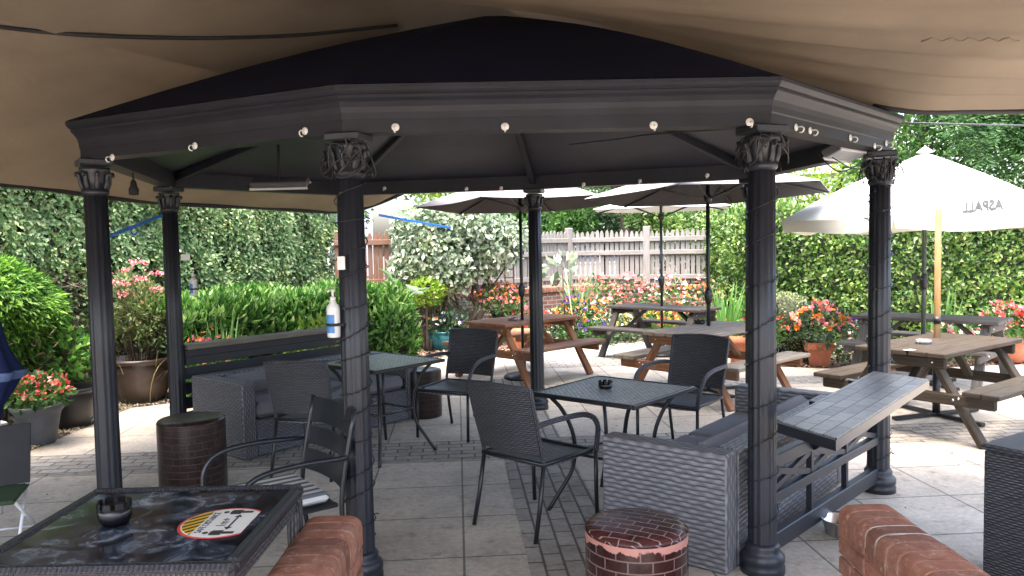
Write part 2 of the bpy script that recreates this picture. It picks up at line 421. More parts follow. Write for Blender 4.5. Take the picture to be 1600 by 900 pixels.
G1 = leafm('mid_green_leaf', [(.028, .085, .016), (.05, .135, .024), (.085, .20, .04), (.13, .27, .055)], .45)
G2 = leafm('dark_green_leaf', [(.05, .13, .045), (.085, .19, .06), (.13, .26, .085)], .5)
G3 = leafm('conifer_leaf', [(.08, .15, .055), (.13, .23, .08), (.18, .30, .11), (.24, .37, .14), (.34, .39, .20)], .25, .6)
G4 = leafm('lime_leaf', [(.14, .27, .03), (.22, .38, .04), (.34, .44, .06)])
G5 = leafm('golden_conifer_leaf', [(.045, .14, .02), (.09, .23, .028), (.17, .35, .04)], .35, .6)
G6 = leafm('variegated_leaf', [(.12, .19, .10), (.23, .32, .19), (.40, .47, .34), (.54, .57, .45)], .3)
G7 = leafm('hedge_leaf', [(.04, .10, .024), (.075, .175, .034), (.14, .26, .05), (.22, .33, .085), (.29, .39, .13)], .3, .3)
G8 = leafm('laurel_leaf', [(.04, .13, .025), (.075, .21, .04), (.15, .33, .06), (.32, .48, .17)], .35, .25)
G9 = leafm('blue_green_leaf', [(.04, .085, .045), (.07, .14, .065), (.11, .19, .085)])
GD = leafm('dry_twig_leaf', [(.05, .035, .024), (.1, .07, .045), (.16, .12, .08)], .1, .9)
FR = leafm('red_petal', [(.55, .03, .03), (.72, .07, .06), (.78, .16, .13)], .3)
FP = leafm('pink_petal', [(.70, .10, .16), (.8, .2, .25), (.82, .33, .36)], .3)
FC = leafm('coral_petal', [(.72, .16, .12), (.8, .28, .22), (.82, .4, .34)], .3)
FO = leafm('orange_petal', [(.75, .16, .01), (.8, .26, .02), (.85, .4, .06)], .3)
FW = leafm('white_petal', [(.75, .74, .66), (.85, .85, .8)], .3)
FV = leafm('purple_petal', [(.07, .015, .22), (.14, .04, .38)], .3)
FY = leafm('yellow_petal', [(.8, .55, .04), (.85, .68, .1)], .3)
M['core'] = plain('inner_shade_core', (.03, .036, .02), .95, .5, 10)  # dark shell inside the foliage, its inner shade put into the colour
M['gravel'] = leafm('gravel_chip', [(.30, .25, .19), (.42, .36, .28), (.55, .5, .42), (.18, .14, .11)], 0, .85)
M['chip'] = leafm('bark_chip', [(.17, .1, .07), (.27, .18, .13), (.38, .28, .22), (.10, .06, .042)], 0, .9)

# ------------------------------------------------------------------ world and light
S.view_settings.view_transform = 'Standard'; S.view_settings.look = 'None'; S.view_settings.gamma = 1
S.view_settings.exposure = 3.15
W = bpy.data.worlds.new('World'); S.world = W; W.use_nodes = True
SUN = Vector((-.12, -.22, .95)).normalized()
sk = W.node_tree.nodes.new('ShaderNodeTexSky'); sk.sky_type = 'NISHITA'; sk.sun_disc = False
sk.sun_elevation = math.asin(SUN.z); sk.sun_rotation = math.atan2(SUN.x, SUN.y)
sk.air_density = 1.; sk.dust_density = 6; sk.ozone_density = .6
bg = W.node_tree.nodes['Background']; W.node_tree.links.new(sk.outputs[0], bg.inputs[0]); bg.inputs[1].default_value = .15
sl = bpy.data.lights.new('sun', 'SUN'); sl.energy = .5; sl.angle = R(80); sl.color = (1, .98, .95)
so = bpy.data.objects.new('sun', sl); COL.objects.link(so); so.rotation_euler = SUN.to_track_quat('Z', 'Y').to_euler(); so.location = (0, 0, 20)
S.cycles.use_denoising = True
S.cycles.max_bounces = 8; S.cycles.diffuse_bounces = 5; S.cycles.glossy_bounces = 3; S.cycles.transmission_bounces = 4
S.cycles.transparent_max_bounces = 4; S.cycles.sample_clamp_indirect = 6; S.cycles.caustics_reflective = False; S.cycles.caustics_refractive = False

# ================================================================== ground
def sheet(name, poly, z, mat):
    me = bpy.data.meshes.new(name); me.from_pydata([(x, y, z) for x, y in poly], [], [tuple(range(len(poly)))])
    me.materials.append(mat); o = bpy.data.objects.new(name, me); COL.objects.link(o); return tag(o, kind='structure')
sheet('ground', [(-90, -60), (90, -60), (90, 140), (-90, 140)], 0, M['soil'])
PATIO = [(-3.95, -1), (-14, -1.2), (-14, -14), (14, -14), (14, -4), (11, -4), (11, 9.7), (6.3, 9.55), (4.4, 9.3), (3.3, 9.75), (2.9, 11.2), (2.6, 12.5), (1.3, 12.65), (.3, 11.75), (-.9, 11.3), (-1.5, 10.3), (-3.4, 8.3), (-3.95, 7.9)]
sheet('patio_slabs', PATIO, .006, M['slab'])
def rot4(x, y): a = R(4); return (x * math.cos(a) - y * math.sin(a), x * math.sin(a) + y * math.cos(a))
def band(x0, y0, x1, y1, z, mat, name='paver_band'):
    sheet(name, [rot4(x0, y0), rot4(x1, y0), rot4(x1, y1), rot4(x0, y1)], z, mat)
band(-3.55, 5.75, 5.0, 6.3, .010, M['block'])
band(.32, .5, .82, 5.75, .010, M['block2']); band(.32, 6.3, .82, 9.2, .010, M['block2'])
band(.82, 8.3, 5.5, 8.75, .010, M['block']); band(.9, 9.9, 3.3, 10.9, .010, M['block'])
# gravel and bark chips
def inpoly(x, y, poly):
    c = np.zeros(len(x), bool); n = len(poly)
    for i in range(n):
        (x0, y0), (x1, y1) = poly[i], poly[(i + 1) % n]
        k = ((y0 > y) != (y1 > y)) & (x < (x1 - x0) * (y - y0) / (y1 - y0 + 1e-12) + x0); c ^= k
    return c
def chips(name, n, box, mat, size, inside=None, z=.012):
    x = RNG.uniform(box[0], box[2], n); y = RNG.uniform(box[1], box[3], n)
    k = ~inpoly(x, y, PATIO)
    if inside is not None: k &= inpoly(x, y, inside)
    x, y = x[k], y[k]; n = len(x); a = RNG.uniform(0, 6.28, n)
    d = np.stack([np.cos(a), np.sin(a), RNG.normal(0, .3, n)], 1)
    o = leaves(name, np.stack([x, y, z + RNG.uniform(-.006, .012, n)], 1), d, RNG.uniform(.5, 1.2, n) * size, RNG.uniform(.4, .9, n) * size * .8, mat, None, .15, np.tile([0, 0, 1.], (n, 1)))
    return tag(o, kind='stuff')
chips('gravel', 30000, (-5.6, 5.2, -3.2, 9.2), M['gravel'], .035)
chips('bark_chips', 26000, (-1.6, 10.0, 3.5, 13.9), M['chip'], .07)
chips('leaf_litter', 9000, (3.0, 9.3, 9, 12), M['chip'], .055)

n = 260; x = RNG.uniform(-3.6, 5.5, n); y = RNG.uniform(2.2, 10.5, n); a = RNG.uniform(0, 6.28, n)
tag(leaves('leaf_litter', np.stack([x, y, np.full(n, .016)], 1), np.stack([np.cos(a), np.sin(a), np.full(n, .08)], 1), RNG.uniform(.008, .028, n), RNG.uniform(.006, .016, n), leafm('dry_leaf', [(.12, .07, .035), (.25, .17, .08), (.4, .36, .28), (.6, .57, .5)], 0, .9), None, .2, np.tile([0, 0, 1.], (n, 1))), kind='stuff')
# ================================================================== gazebo
POSTS = [(-.753, 3.671), (1.187, 3.68), (2.30, 4.85), (2.10, 6.75), (.23, 7.496), (-1.65, 7.9), (-2.82, 6.45), (-2.376, 4.473)]
gz = thing('gazebo', 'dark painted octagonal garden gazebo with eight slim columns and navy roof', 'gazebo')
def shaft():
    m = MB()
    m.lathe([(.078, .10), (.07, .14), (.0675, .16), (.066, 1.0), (.062, 1.93)], n=48, flute=.11, nf=12)
    return m
def capital():
    m = MB()
    m.lathe([(.062, 1.925), (.073, 1.94), (.073, 1.955), (.062, 1.965), (.064, 2.01), (.074, 2.05), (.082, 2.07), (.082, 2.085)], n=20)
    for k in range(8):
        a = 2 * PI * k / 8; c, s = math.cos(a), math.sin(a)
        m.tube(bez([(.060 * c, .060 * s, 1.965), (.073 * c, .073 * s, 2.0), (.078 * c, .078 * s, 2.04), (.094 * c, .094 * s, 2.055), (.094 * c, .094 * s, 2.035)], 3), [.015] * 4 + [.013] * 4 + [.010] * 5, 6)
    m.box((0, 0, 2.115), (.175, .175, .04), 0, .008); return m
def pbase():
    m = MB(); m.lathe([(.105, 0), (.105, .035), (.098, .045), (.104, .06), (.104, .085), (.09, .1), (.08, .115), (.084, .13), (.07, .15)], n=24); return m
first = None
for i, (x, y) in enumerate(POSTS):
    a0, a1 = Vector(POSTS[i - 1]), Vector(POSTS[(i + 1) % 8]); rz = math.atan2((a1 - a0).y, (a1 - a0).x)
    if first is None:
        p = shaft().build('post', M['post'], gz); c = capital().build('capital', M['post'], p); b = pbase().build('plinth', M['post'], p); first = (p, c, b)
    else:
        p = first[0].copy(); COL.objects.link(p); p.parent = gz
        for q in first[1:]:
            k = q.copy(); COL.objects.link(k); k.parent = p
    p.location = (x, y, 0.004); p.rotation_euler = (0, 0, rz)
def offset_ring(d):
    out = []
    for i in range(8):
        p, a, b = Vector(POSTS[i]), Vector(POSTS[i - 1]), Vector(POSTS[(i + 1) % 8])
        e0, e1 = (p - a).normalized(), (b - p).normalized(); n0, n1 = Vector((e0.y, -e0.x)), Vector((e1.y, -e1.x))
        n = (n0 + n1).normalized(); out.append(p + n * d / n.dot(n0))
    return out
def ring(prof, name, mat, parent, mb=None):
    m = mb or MB(); k = len(prof); rows = [[(*q, z) for q in offset_ring(d)] for d, z in prof]
    for i in range(k):
        A, B = rows[i], rows[(i + 1) % k]
        for j in range(8):
            j2 = (j + 1) % 8; m.add([A[j], A[j2], B[j2], B[j]], [(0, 1, 2, 3)])
    return m.build(name, mat, parent) if name else m
beam = ring([(-.06, 2.135), (.06, 2.135), (.060, 2.19), (.064, 2.197), (.066, 2.225), (.073, 2.25), (.086, 2.272), (.10, 2.287), (.10, 2.302), (-.06, 2.302)], 'beam', M['beam'], gz)
corn = ring([(-.06, 2.303), (.106, 2.303), (.116, 2.315), (.122, 2.325), (.122, 2.343), (-.06, 2.343)], 'cornice', M['beam'], gz)
AP = Vector((-.10, 5.5, 3.22))
def cone(d, z, apex, n=9, sag=.0):
    P = []
    rr = offset_ring(d)
    sub = []
    for i in range(8):
        for k in range(4): sub.append(rr[i].lerp(rr[(i + 1) % 8], k / 4))
    for t in range(n + 1):
        u = t / n; row = []
        for q in sub:
            v = Vector((*q, z)).lerp(apex, u * (.985 if sag > 0 else .93)); v.z -= sag * math.sin(PI * u); row.append(v)
        P.append(row)
    return P
m = MB(); m.grid(cone(.116, 2.348, AP, 9, -.05), close=True, smooth=False); m.build('roof', M['navy'], gz)
m = MB(); m.grid(cone(-.03, 2.25, AP - Vector((0, 0, .12)), 9, .05), close=True, smooth=False); m.build('ceiling_lining', M['lining'], gz)
inner = offset_ring(-.06)
for i in range(8):
    m = MB(); a = Vector((*inner[i], 2.21)); b = AP - Vector((0, 0, .2)); m.bar(a, a.lerp(b, .97), .05, .07, .006); m.build('rafter', M['beam'], gz)
# balustrades between posts: behind the left sofa and beside the bar
def balustrade(a, b, top, cross):
    a, b = Vector((*a, 0)), Vector((*b, 0)); d = (b - a).normalized(); a = a + d * .07; b = b - d * .07
    m = MB(); L = (b - a).length
    def rl(z, h, w=.05): m.bar(a + Vector((0, 0, z)), b + Vector((0, 0, z)), w, h, .004)
    rl(.12, .09); rl(top - .14, .07)
    if cross:
        rl(.34, .05)
        for k in range(1, 3): m.box((*(a.lerp(b, k / 3)).xy, (top + .06) / 2 - .04), (.03, .03, top - .26), math.atan2(d.y, d.x))
        for k in range(3):
            p, q = a.lerp(b, k / 3), a.lerp(b, (k + 1) / 3)
            m.bar(p + Vector((0, 0, .37)), q + Vector((0, 0, top - .18)), .022, .03); m.bar(p + Vector((0, 0, top - .18)), q + Vector((0, 0, .37)), .022, .03, 0, 0, (.1, .1, 1))
    else:
        for k in range(4): m.bar(a + Vector((0, 0, .2 + k * .125)), b + Vector((0, 0, .2 + k * .125)), .022, .1, .003)
    o = m.build('balustrade', M['post'], gz)
    return a, b, o
a, b, o = balustrade(POSTS[6], POSTS[5], .82, False)
m = MB(); m.bar(a + Vector((0, 0, .80)), b + Vector((0, 0, .80)), .17, .04, .004); m.build('rail_cap', M['grey_wood'], o)
m = MB(); m.bar(a + Vector((0, 0, .735)), b + Vector((0, 0, .735)), .035, .09, .004); m.build('rail', M['post'], o)
balustrade(POSTS[1], POSTS[2], .66, True)

# white screw hooks along the beams
def hook_mb():
    m = MB(); m.lathe([(.0, 0), (.017, 0), (.019, .004), (.012, .007), (0, .008)], n=12, rot=Matrix.Rotation(-PI / 2, 3, 'X') @ Matrix.Rotation(PI, 3, 'X'))
    m.tube(bez([(0, 0, 0), (0, -.03, 0), (0, -.042, -.012), (0, -.034, -.026), (0, -.02, -.026)], 3), .0035, 5); return m
hk = None
def ring_edge(px, py):
    best = None; rr = offset_ring(.0605)
    for i in (7, 0, 1):
        p, q = rr[i], rr[(i + 1) % 8]; e = (q - p).normalized(); n = Vector((e.y, -e.x, 0))
        P = on_plane(px, py, (*p, 0), n); t = (P.xy - p).dot(e) / (q - p).length
        if 0 <= t <= 1: best = (P, math.atan2(n.y, n.x) + PI / 2)
    return best
for px, py in [(176, 246), (305, 228), (477, 205), (618, 199), (789, 198), (1021, 196), (1171, 191), (1243, 199), (1265, 204), (1328, 215), (1366, 228), (1384, 224)]:
    r = ring_edge(px, py)
    if not r: continue
    if hk is None: hk = hook_mb().build('hook', M['white'], gz); o = hk
    else: o = hk.copy(); COL.objects.link(o); o.parent = gz
    o.location = r[0]; o.rotation_euler = (0, 0, r[1])
rr = offset_ring(-.0605)
for px, py in [(601, 294), (729, 295), (783, 294), (912, 288), (1000, 283), (1105, 274)]:
    for i in (3, 4):
        p, q = rr[i], rr[(i + 1) % 8]; e = (q - p).normalized(); n = Vector((-e.y, e.x, 0))
        P = on_plane(px, py, (*p, 0), n); t = (P.xy - p).dot(e) / (q - p).length
        if 0 <= t <= 1:
            o = hk.copy(); COL.objects.link(o); o.parent = gz; o.location = P; o.rotation_euler = (0, 0, math.atan2(n.y, n.x) + PI / 2)

# string lights wound round three posts, and a thin wire across the ceiling
def wound(i, turns, label, n=60, ph=0):
    x, y = POSTS[i]; t = thing('string_light', label, 'string lights', (x, y, .0), 0, 'string lights wound round the posts')
    m = MB(); pts = []
    for k in range(n * 3):
        u = k / (n * 3 - 1); a = ph + turns * 2 * PI * u; r = .0735 + .002 * math.sin(9 * a) + .001
        pts.append((r * math.cos(a), r * math.sin(a), .2 + 1.7 * u + .02 * math.sin(a * .63 + ph)))
    m.tube(pts, .003, 5); m.build('cable', M['black'], t)
    m = MB(); rr_ = random.Random(i + 40)
    for q in range(7):
        a0 = rr_.uniform(0, 6.28); L = []
        for k in range(9): a = a0 + k * rr_.uniform(.25, .5); r = .088 + rr_.uniform(0, .045); L.append((r * math.cos(a), r * math.sin(a), 2.02 + rr_.uniform(-.1, .09)))
        m.tube(bez(L, 3), .0032, 5)
    m.build('cable_tangle', M['black'], t)
    bm_ = MB(); bm_.lathe([(0, -.012), (.004, -.008), (.0045, 0), (.003, .01), (0, .013)], n=6, rot=Matrix.Rotation(PI / 2, 3, 'Y')); f0 = None
    for k in range(4, len(pts) - 2, 5):
        p = Vector(pts[k])
        o = bm_.build('bulb', M['polegrn'], t) if f0 is None else f0.copy()
        if f0 is not None: COL.objects.link(o); o.parent = t
        f0 = f0 or o; o.location = p * 1.0 + Vector((p.x, p.y, 0)).normalized() * .012; o.rotation_euler = (0, random.uniform(-.6, .6), math.atan2(p.y, p.x))
wound(0, 13, 'dark fairy light cable wound round the column behind the left brick pier', ph=.4)
wound(1, 9, 'dark fairy light cable wound round the column at the near end of the bar shelf', ph=2)
wound(2, 11, 'dark fairy light cable wound round the column behind the bar shelf', ph=4)
m = MB(); m.tube(bez([D(890, 226, 5.2), D(960, 218, 4.7), D(1030, 209, 4.1), D(1170, 200, 3.95)], 5), .004, 5)
tag(m.build('cable', M['hem']), 'thin black cable slung under the gazebo ceiling', 'cable')
m = MB(); m.tube(bez([D(1275, 236, 4.6), D(1292, 255, 4.5), D(1312, 268, 4.5), D(1340, 258, 4.6), D(1362, 240, 4.75)], 5), .004, 5); m.tube(bez([D(1300, 246, 4.55), D(1330, 262, 4.5), D(1352, 262, 4.6), D(1364, 248, 4.72)], 5), .003, 5)
tag(m.build('cable', M['hem']), 'loose loops of black cable beside the top of the column behind the bar shelf', 'cable')

# lamps under the roof
def batten(label, c, rz, tilt, L):
    t = thing('batten_lamp', label, 'lamp', c, rz); rm = Matrix.Rotation(tilt, 3, 'X')
    m = MB(); m.box((0, 0, 0), (L, .12, .05), rm, .01); m.build('housing', M['greyp'], t)
    m = MB()
    for s in (-1, 1): m.box(rm @ Vector((0, s * .058, -.03)), (L * 1.03, .014, .018), rm, .003)
    m.build('trim', M['alu'], t)
    m = MB(); m.box(rm @ Vector((0, 0, -.03)), (L * .97, .09, .014), rm, .005); m.build('diffuser', M['palep'], t)
    m = MB(); m.tube([(0, 0, .02), (0, 0, .3)], .012, 6); m.build('stem', M['hem'], t)
batten('long pale lamp hung from the gazebo ceiling beside the left sofa', D(437, 285, 6.3), R(-3), R(28), .46)
batten('short pale lamp tucked under the beam beside the column behind the bar shelf', D(1318, 236, 4.75), R(42), R(-24), .34)
t = thing('pendant_lamp', 'small black lampholder hanging on a cord over the left side', 'pendant lamp', D(209, 296, 5.2))
m = MB(); m.lathe([(.012, -.04), (.03, -.035), (.032, .0), (.022, .02), (.018, .05), (.008, .065)], n=12); m.build('lampholder', M['hem'], t)
m = MB(); m.tube([(0, 0, .06), (0, 0, .42)], .006, 6); m.build('cord', M['hem'], t)

# ================================================================== tan awning over everything
Hm = [(-7.2, 2.6, 2.25), (-5.4, 3.7, 2.15), (-4.4, 4.6, 2.105), (-3.5, 5.35, 2.10), (-3.25, 6.3, 2.06), (-3.1, 7.4, 2.06), (-2.75, 8.6, 2.08), (-2.3, 9.3, 2.06), (-1.95, 9.5, 2.07), (-1.6, 9.55, 2.16), (-1.1, 9.5, 2.36)]
Um = [(-6.5, .6, 2.8), (-5.0, 1.7, 2.85), (-3.6, 2.7, 2.87), (-2.4, 3.7, 2.92), (-1.4, 4.6, 3.08), (-.7, 5.2, 3.27), (-.3, 5.6, 3.36), (-.1, 5.8, 3.38), (.1, 5.9, 3.38), (.3, 6.0, 3.36), (.5, 6.0, 3.34)]
Hm = [tuple(EYE + (Vector(p) - EYE) * k) for p, k in zip(Hm, (1.1, 1.12, 1.12, 1.12, 1.10, 1.05, 1, 1, 1, 1, 1))]
H2, U2 = bez(Hm, 5), bez(Um, 5); P = []
for i, (h, u) in enumerate(zip(H2, U2)):
    row = []
    for k in range(17):
        t = k / 16; v = u.lerp(h, t); v.z += .10 * math.sin(PI * t) + .012 * math.sin(i * .9 + 3 * t) * t
        row.append(v)
    P.append(row)
aw = thing('awning', 'tan canvas awning stretched overhead with black edging', 'awning')
m = MB(); m.slab(P, (0, 0, 1), .004); sp_ = m.build('side_panel', M['canvas'], aw)
# front panel: from behind the viewer to the ridge and down to the right hem
Bk = bez([(-6.5, .6, 2.8), (-5.0, 1.7, 2.85), (-3.6, 2.7, 2.87), (-2.4, 3.7, 2.92), (-1.4, 4.6, 3.08), (-.7, 5.2, 3.27), (-.1, 5.75, 3.37), (.45, 5.6, 3.21), (1.0, 5.4, 2.98), (1.7, 5.15, 2.68), (2.42, 4.95, 2.425), (3.0, 5.05, 2.415), (3.8, 5.3, 2.44), (4.6, 5.6, 2.47)], 6)
P2 = []
for i, b in enumerate(Bk):
    row = []; u = i / (len(Bk) - 1); fx = -6.5 + 10.5 * u
    f = Vector((fx, .25, 2.68))
    right = max(0, min(1, (b.x - .6) / 1.4))
    for k in range(57):
        t = k / 56; v = f.lerp(b, t); zb = 2.74
        w = t ** 3.2
        v.z = (2.68 + (zb - 2.68) * min(1, t * 1.5)) * (1 - w) + b.z * w
        v.z += .030 * right * math.sin(t * t * 62 + 1.1 * math.sin(u * 9)) * min(1, max(0, t - .62) * 4)
        v.z += .006 * math.sin(u * 40 + t * 3)
        row.append(v)
    ext = max(0, min(1, (b.x + 3.2) / 1.5)) * max(0, min(1, (2.42 - b.x) / .5))
    for k in range(1, 7): row.append(Vector((b.x, b.y + 1.4 * ext * k / 6 + .004 * k, b.z - ext * .2 * (k / 6) ** 1.3 - .001 * k)))
    P2.append(row)
m = MB(); m.slab(P2, (0, 0, -1), .004); fp = m.build('front_panel', M['canvas'], aw)
m = MB(); m.tube([p + Vector((0, 0, -.012)) for p in H2], .02, 8); m.build('hem', M['hem'], aw)
m = MB(); m.tube([p + Vector((0, 0, -.008)) for p in Bk if p.x > 2.25], .02, 8); m.build('hem', M['hem'], aw)
def bvh(o):
    return BVHTree.FromPolygons([v.co for v in o.data.vertices], [p.vertices for p in o.data.polygons])
tree = bvh(fp); tree2 = bvh(sp_); pts = []
for px, py in [(-30, 37), (0, 42), (60, 49), (120, 54), (200, 57.5), (300, 59.5), (400, 58), (480, 54), (550, 47), (620, 40)]:
    d = ray(px, py).normalized(); hh = [q for q in (tree.ray_cast(EYE, d), tree2.ray_cast(EYE, d)) if q[0] is not None]
    if hh: pts.append(min(hh, key=lambda q: q[3])[0] - d * .03)
if len(pts) > 2:
    m = MB(); m.tube(bez(pts, 4), .012, 8); m.build('seam', M['hem'], aw)
pts = []
for px in range(1440, 1600, 8):
    d = ray(px, 62 + 3 * math.sin(px)).normalized(); h = tree.ray_cast(EYE, d)
    if h[0] is not None: pts.append(h[0] - d * .004)
if len(pts) > 2:
    m = MB(); m.tube(pts, .005, 6); m.build('stitched_seam', M['canvas'], aw)
# blue tie straps and a stay rope
def strap(label, p, q, w=.022, extra=None):
    m = MB(); m.bar(p, q, .006, w, .001)
    if extra:
        c = p.lerp(q, extra); m.box(c, (.06, .02, .035), math.atan2((q - p).y, (q - p).x), .004); m.tube(bez([c, c + Vector((.03, -.02, -.05)), c + Vector((.07, -.02, -.03))], 3), .006, 5)
    tag(m.build('tie_strap', M['blue']), label, 'strap')
strap('blue ratchet strap pulled tight in front of the conifer hedge', D(168, 370, 5.6), D(272, 329, 6.6), .026, .3)
strap('blue strap running down in front of the variegated bush', D(592, 336, 9.4), D(705, 356, 10.2), .028)
m = MB(); m.tube([D(1405, 192, 4.95), D(1640, 197, 5.4)], .006, 5); tag(m.build('stay_wire', M['greyp']), 'thin grey wire under the right awning edge', 'wire')

# ================================================================== fences, houses
def picket_run(a, b, zb, zt, mats, label, sp=.094, brick=True, posts=()):
    a, b = Vector((*a, 0)), Vector((*b, 0)); L = (b - a).length; rz = math.atan2((b - a).y, (b - a).x)
    t = thing('picket_fence', label, 'fence', a, rz); m = MB(); n = int(L / sp)
    for i in range(n):
        x = sp * (i + .5) + random.uniform(-.008, .008); w = .07; h = zt + random.uniform(-.02, .02)
        poly = [(x - w / 2, zb), (x + w / 2, zb), (x + w / 2, h - .07), (x + w * .28, h - .02), (x, h), (x - w * .28, h - .02), (x - w / 2, h - .07)]
        th = .02; ty = random.uniform(-.004, .004); V = [(q, ty - th / 2, z) for q, z in poly] + [(q, ty + th / 2, z) for q, z in poly]; k = len(poly)
        off = random.random() * 5
        UVs = [[(V[j][2] + off, V[j][0]) for j in fc] for fc in [tuple(range(k)), tuple(range(k, 2 * k))[::-1]] + [(j, k + j, k + (j + 1) % k, (j + 1) % k) for j in range(k)]]
        m.add(V, [tuple(range(k)), tuple(range(k, 2 * k))[::-1]] + [(j, k + j, k + (j + 1) % k, (j + 1) % k) for j in range(k)], 0, False, UVs)
    m.build('pickets', mats, t)
    for z in (zb + .12, (zb + zt) / 2 + .08, zt - .17):
        m = MB(); m.box((L / 2, -.04, z), (L, .045, .085), 0, .006); m.build('rail', mats, t)
    for x in posts:
        m = MB(); m.box((x, -.01, (zt + .05) / 2), (.13, .11, zt + .09), 0, .012); m.build('fence_post', mats, t)
    return t
A0, A1, A2 = (-1.80, 12.53), (1.15, 15.0), (4.1, 14.2)
picket_run(A0, A1, .84, 1.84, M['fence'], 'silvery picket fence on brick behind the variegated bush and first parasol', posts=(3.79,))
picket_run(A1, A2, .84, 1.84, M['fence'], 'silvery picket fence with a tall square post behind the red and pink flower bed', posts=(1.45, 3.0))
def low_wall(a, b, label, hgt=.72):
    a, b = Vector((*a, 0)), Vector((*b, 0)); d = (b - a).normalized(); L = (b - a).length; t = thing('brick_wall', label, 'brick wall', a, math.atan2(d.y, d.x))
    m = MB(); m.box((L / 2, 0, hgt / 2), (L, .22, hgt)); m.build('brickwork', M['brick'], t)
    m = MB()
    for k in range(int(L / .075)): m.box((.0375 + k * .075, -.02, hgt + .05), (.064, .26, .1), random.uniform(-.02, .02), .008)
    m.build('coping', M['cope'], t)
low_wall((-2.5, 11.75), (1.15, 14.8), 'red brick retaining wall under the picket fence beside the bush trunk')
low_wall((1.15, 14.8), (4.0, 14.02), 'red brick retaining wall behind the pink flower bed')
picket_run((-2.78, 12.15), (-1.9, 12.5), .1, 1.86, M['fence_red'], 'reddish brown board fence between the conifer hedge and the bush', .088, False)
# trellis ladder by the trunk
t = thing('trellis', 'small red painted wooden trellis leaning behind the first parasol pole', 'trellis', D(796, 440, 12.6))
m = MB()
for s in (-.07, .07): m.box((s, 0, 0), (.02, .02, 1.1), 0)
for k in range(8): m.box((0, .012, -.5 + k * .14), (.16, .012, .018), 0)
m.build('lattice', plain('red_stain', (.2, .05, .04), .8), t)
# houses beyond the trees
def house(label, c, rz, w, d, h, rh):
    t = thing('house', label, 'house', c, rz); m = MB(); m.box((0, 0, h / 2), (w, d, h)); wl = m.build('wall', M['render'], t)
    m = MB(); o = .25
    V = [(-w / 2 - o, -d / 2 - o, h), (w / 2 + o, -d / 2 - o, h), (w / 2 + o, d / 2 + o, h), (-w / 2 - o, d / 2 + o, h), (-w / 2 - o, 0, h + rh), (w / 2 + o, 0, h + rh)]
    m.add(V, [(0, 1, 5, 4), (2, 3, 4, 5), (1, 2, 5), (3, 0, 4), (3, 2, 1, 0)]); rf = m.build('roof', M['roofg'], t)
    m = MB(); m.box((w * .3, .3, h + rh * .8), (.6, .5, 1.2), 0, .03); m.build('chimney', M['brick'], rf)
    for k in range(3):
        for z in (h * .28, h * .72):
            x = -w / 2 + w * (k + .5) / 3; m = MB(); m.box((x, -d / 2 - .02, z), (1.2, .1, 1.2), 0, .02); f = m.build('window', M['white'], t)
            m = MB(); m.box((x - .28, -d / 2 - .075, z), (.46, .02, 1.0)); m.box((x + .28, -d / 2 - .075, z), (.46, .02, 1.0)); m.build('pane', M['pane'], f)
house('pale rendered house half hidden in trees beyond the picket fence', (4.2, 38, 0), R(8), 3.4, 5, 4.6, 2.0)
house('white house with grey roofs seen over the right hedge', (13.5, 32, 0), R(-14), 8, 7, 4.0, 2.2)
house('pale house beyond the gap between the conifer hedge and the bush', (-11.2, 44, 0), R(4), 6, 7, 4.6, 2.2)

# ================================================================== wicker chairs
def make_chair(label):
    t = thing('wicker_chair', label, 'chair', (0, 0, 0), 0, 'charcoal wicker armchairs round the bistro tables')
    m = MB(); P = []
    for i in range(9):
        y = -.23 + .47 * i / 8; row = []
        for j in range(9):
            x = -.235 + .47 * j / 8; e = abs(j - 4) / 4; z = .432 - .012 * math.sin(PI * i / 8) - .006 * math.cos(PI * (j - 4) / 8) - (.02 * max(0, (i - 6) / 2))
            row.append((x * (1 - .04 * (i < 1)), y, z))
        P.append(row)
    m.slab(P, (0, 0, 1), .022); s_ = m.build('seat', M['wickm'], t)
    m = MB(); fr = [(-.235, -.23, .425), (.235, -.23, .425), (.24, .22, .42), (.22, .245, .412), (-.22, .245, .412), (-.24, .22, .42), (-.235, -.23, .425)]
    m.tube(fr, .014, 8); m.build('seat_frame', M['black'], t)
    m = MB(); P = []
    for i in range(9):
        u = i / 8; z = .48 + .385 * u; row = []
        for j in range(13):
            q = (j - 6) / 6; y = -.235 - .10 * u - .035 * (1 - q * q) ; row.append(((.228 + .012 * u) * q, y, z + .006 * (1 - q * q) * u))
        P.append(row)
    m.slab(P, (0, 1, .1), .018); m.build('backrest', M['wick'], t)
    m = MB()
    for s in (-1, 1): m.tube(bez([(s * .232, -.22, .42), (s * .232, -.237, .5), (s * .238, -.29, .68), (s * .242, -.338, .868)], 3), .0125, 8)
    m.tube(bez([(-.242, -.338, .868), (-.12, -.366, .876), (0, -.376, .88), (.12, -.366, .876), (.242, -.338, .868)], 3), .0125, 8)
    m.build('back_frame', M['wick'], t)
    for s in (-1, 1):
        m = MB(); m.tube(bez([(s * .24, -.285, .655), (s * .262, -.2, .668), (s * .278, -.05, .672), (s * .282, .09, .662), (s * .282, .185, .628), (s * .276, .238, .565), (s * .262, .252, .49), (s * .252, .248, .41)], 4), .0165, 10)
        m.build('armrest', M['wick'], t)
        m = MB(); m.tube([(s * .252, .248, .42), (s * .25, .25, .2), (s * .25, .256, 0)], .013, 8); m.build('leg', M['black'], t)
        m = MB(); m.tube([(s * .232, -.22, .43), (s * .236, -.265, .2), (s * .24, -.315, 0)], .013, 8); m.build('leg', M['black'], t)
    return t
CH_G = 'charcoal wicker armchairs round the bistro tables'
ch = make_chair('charcoal wicker armchair seen from behind at the bistro table with the ashtray')
ch.location = (.13, 4.44, .008); ch.rotation_euler.z = R(318); ch.scale = (.96,) * 3
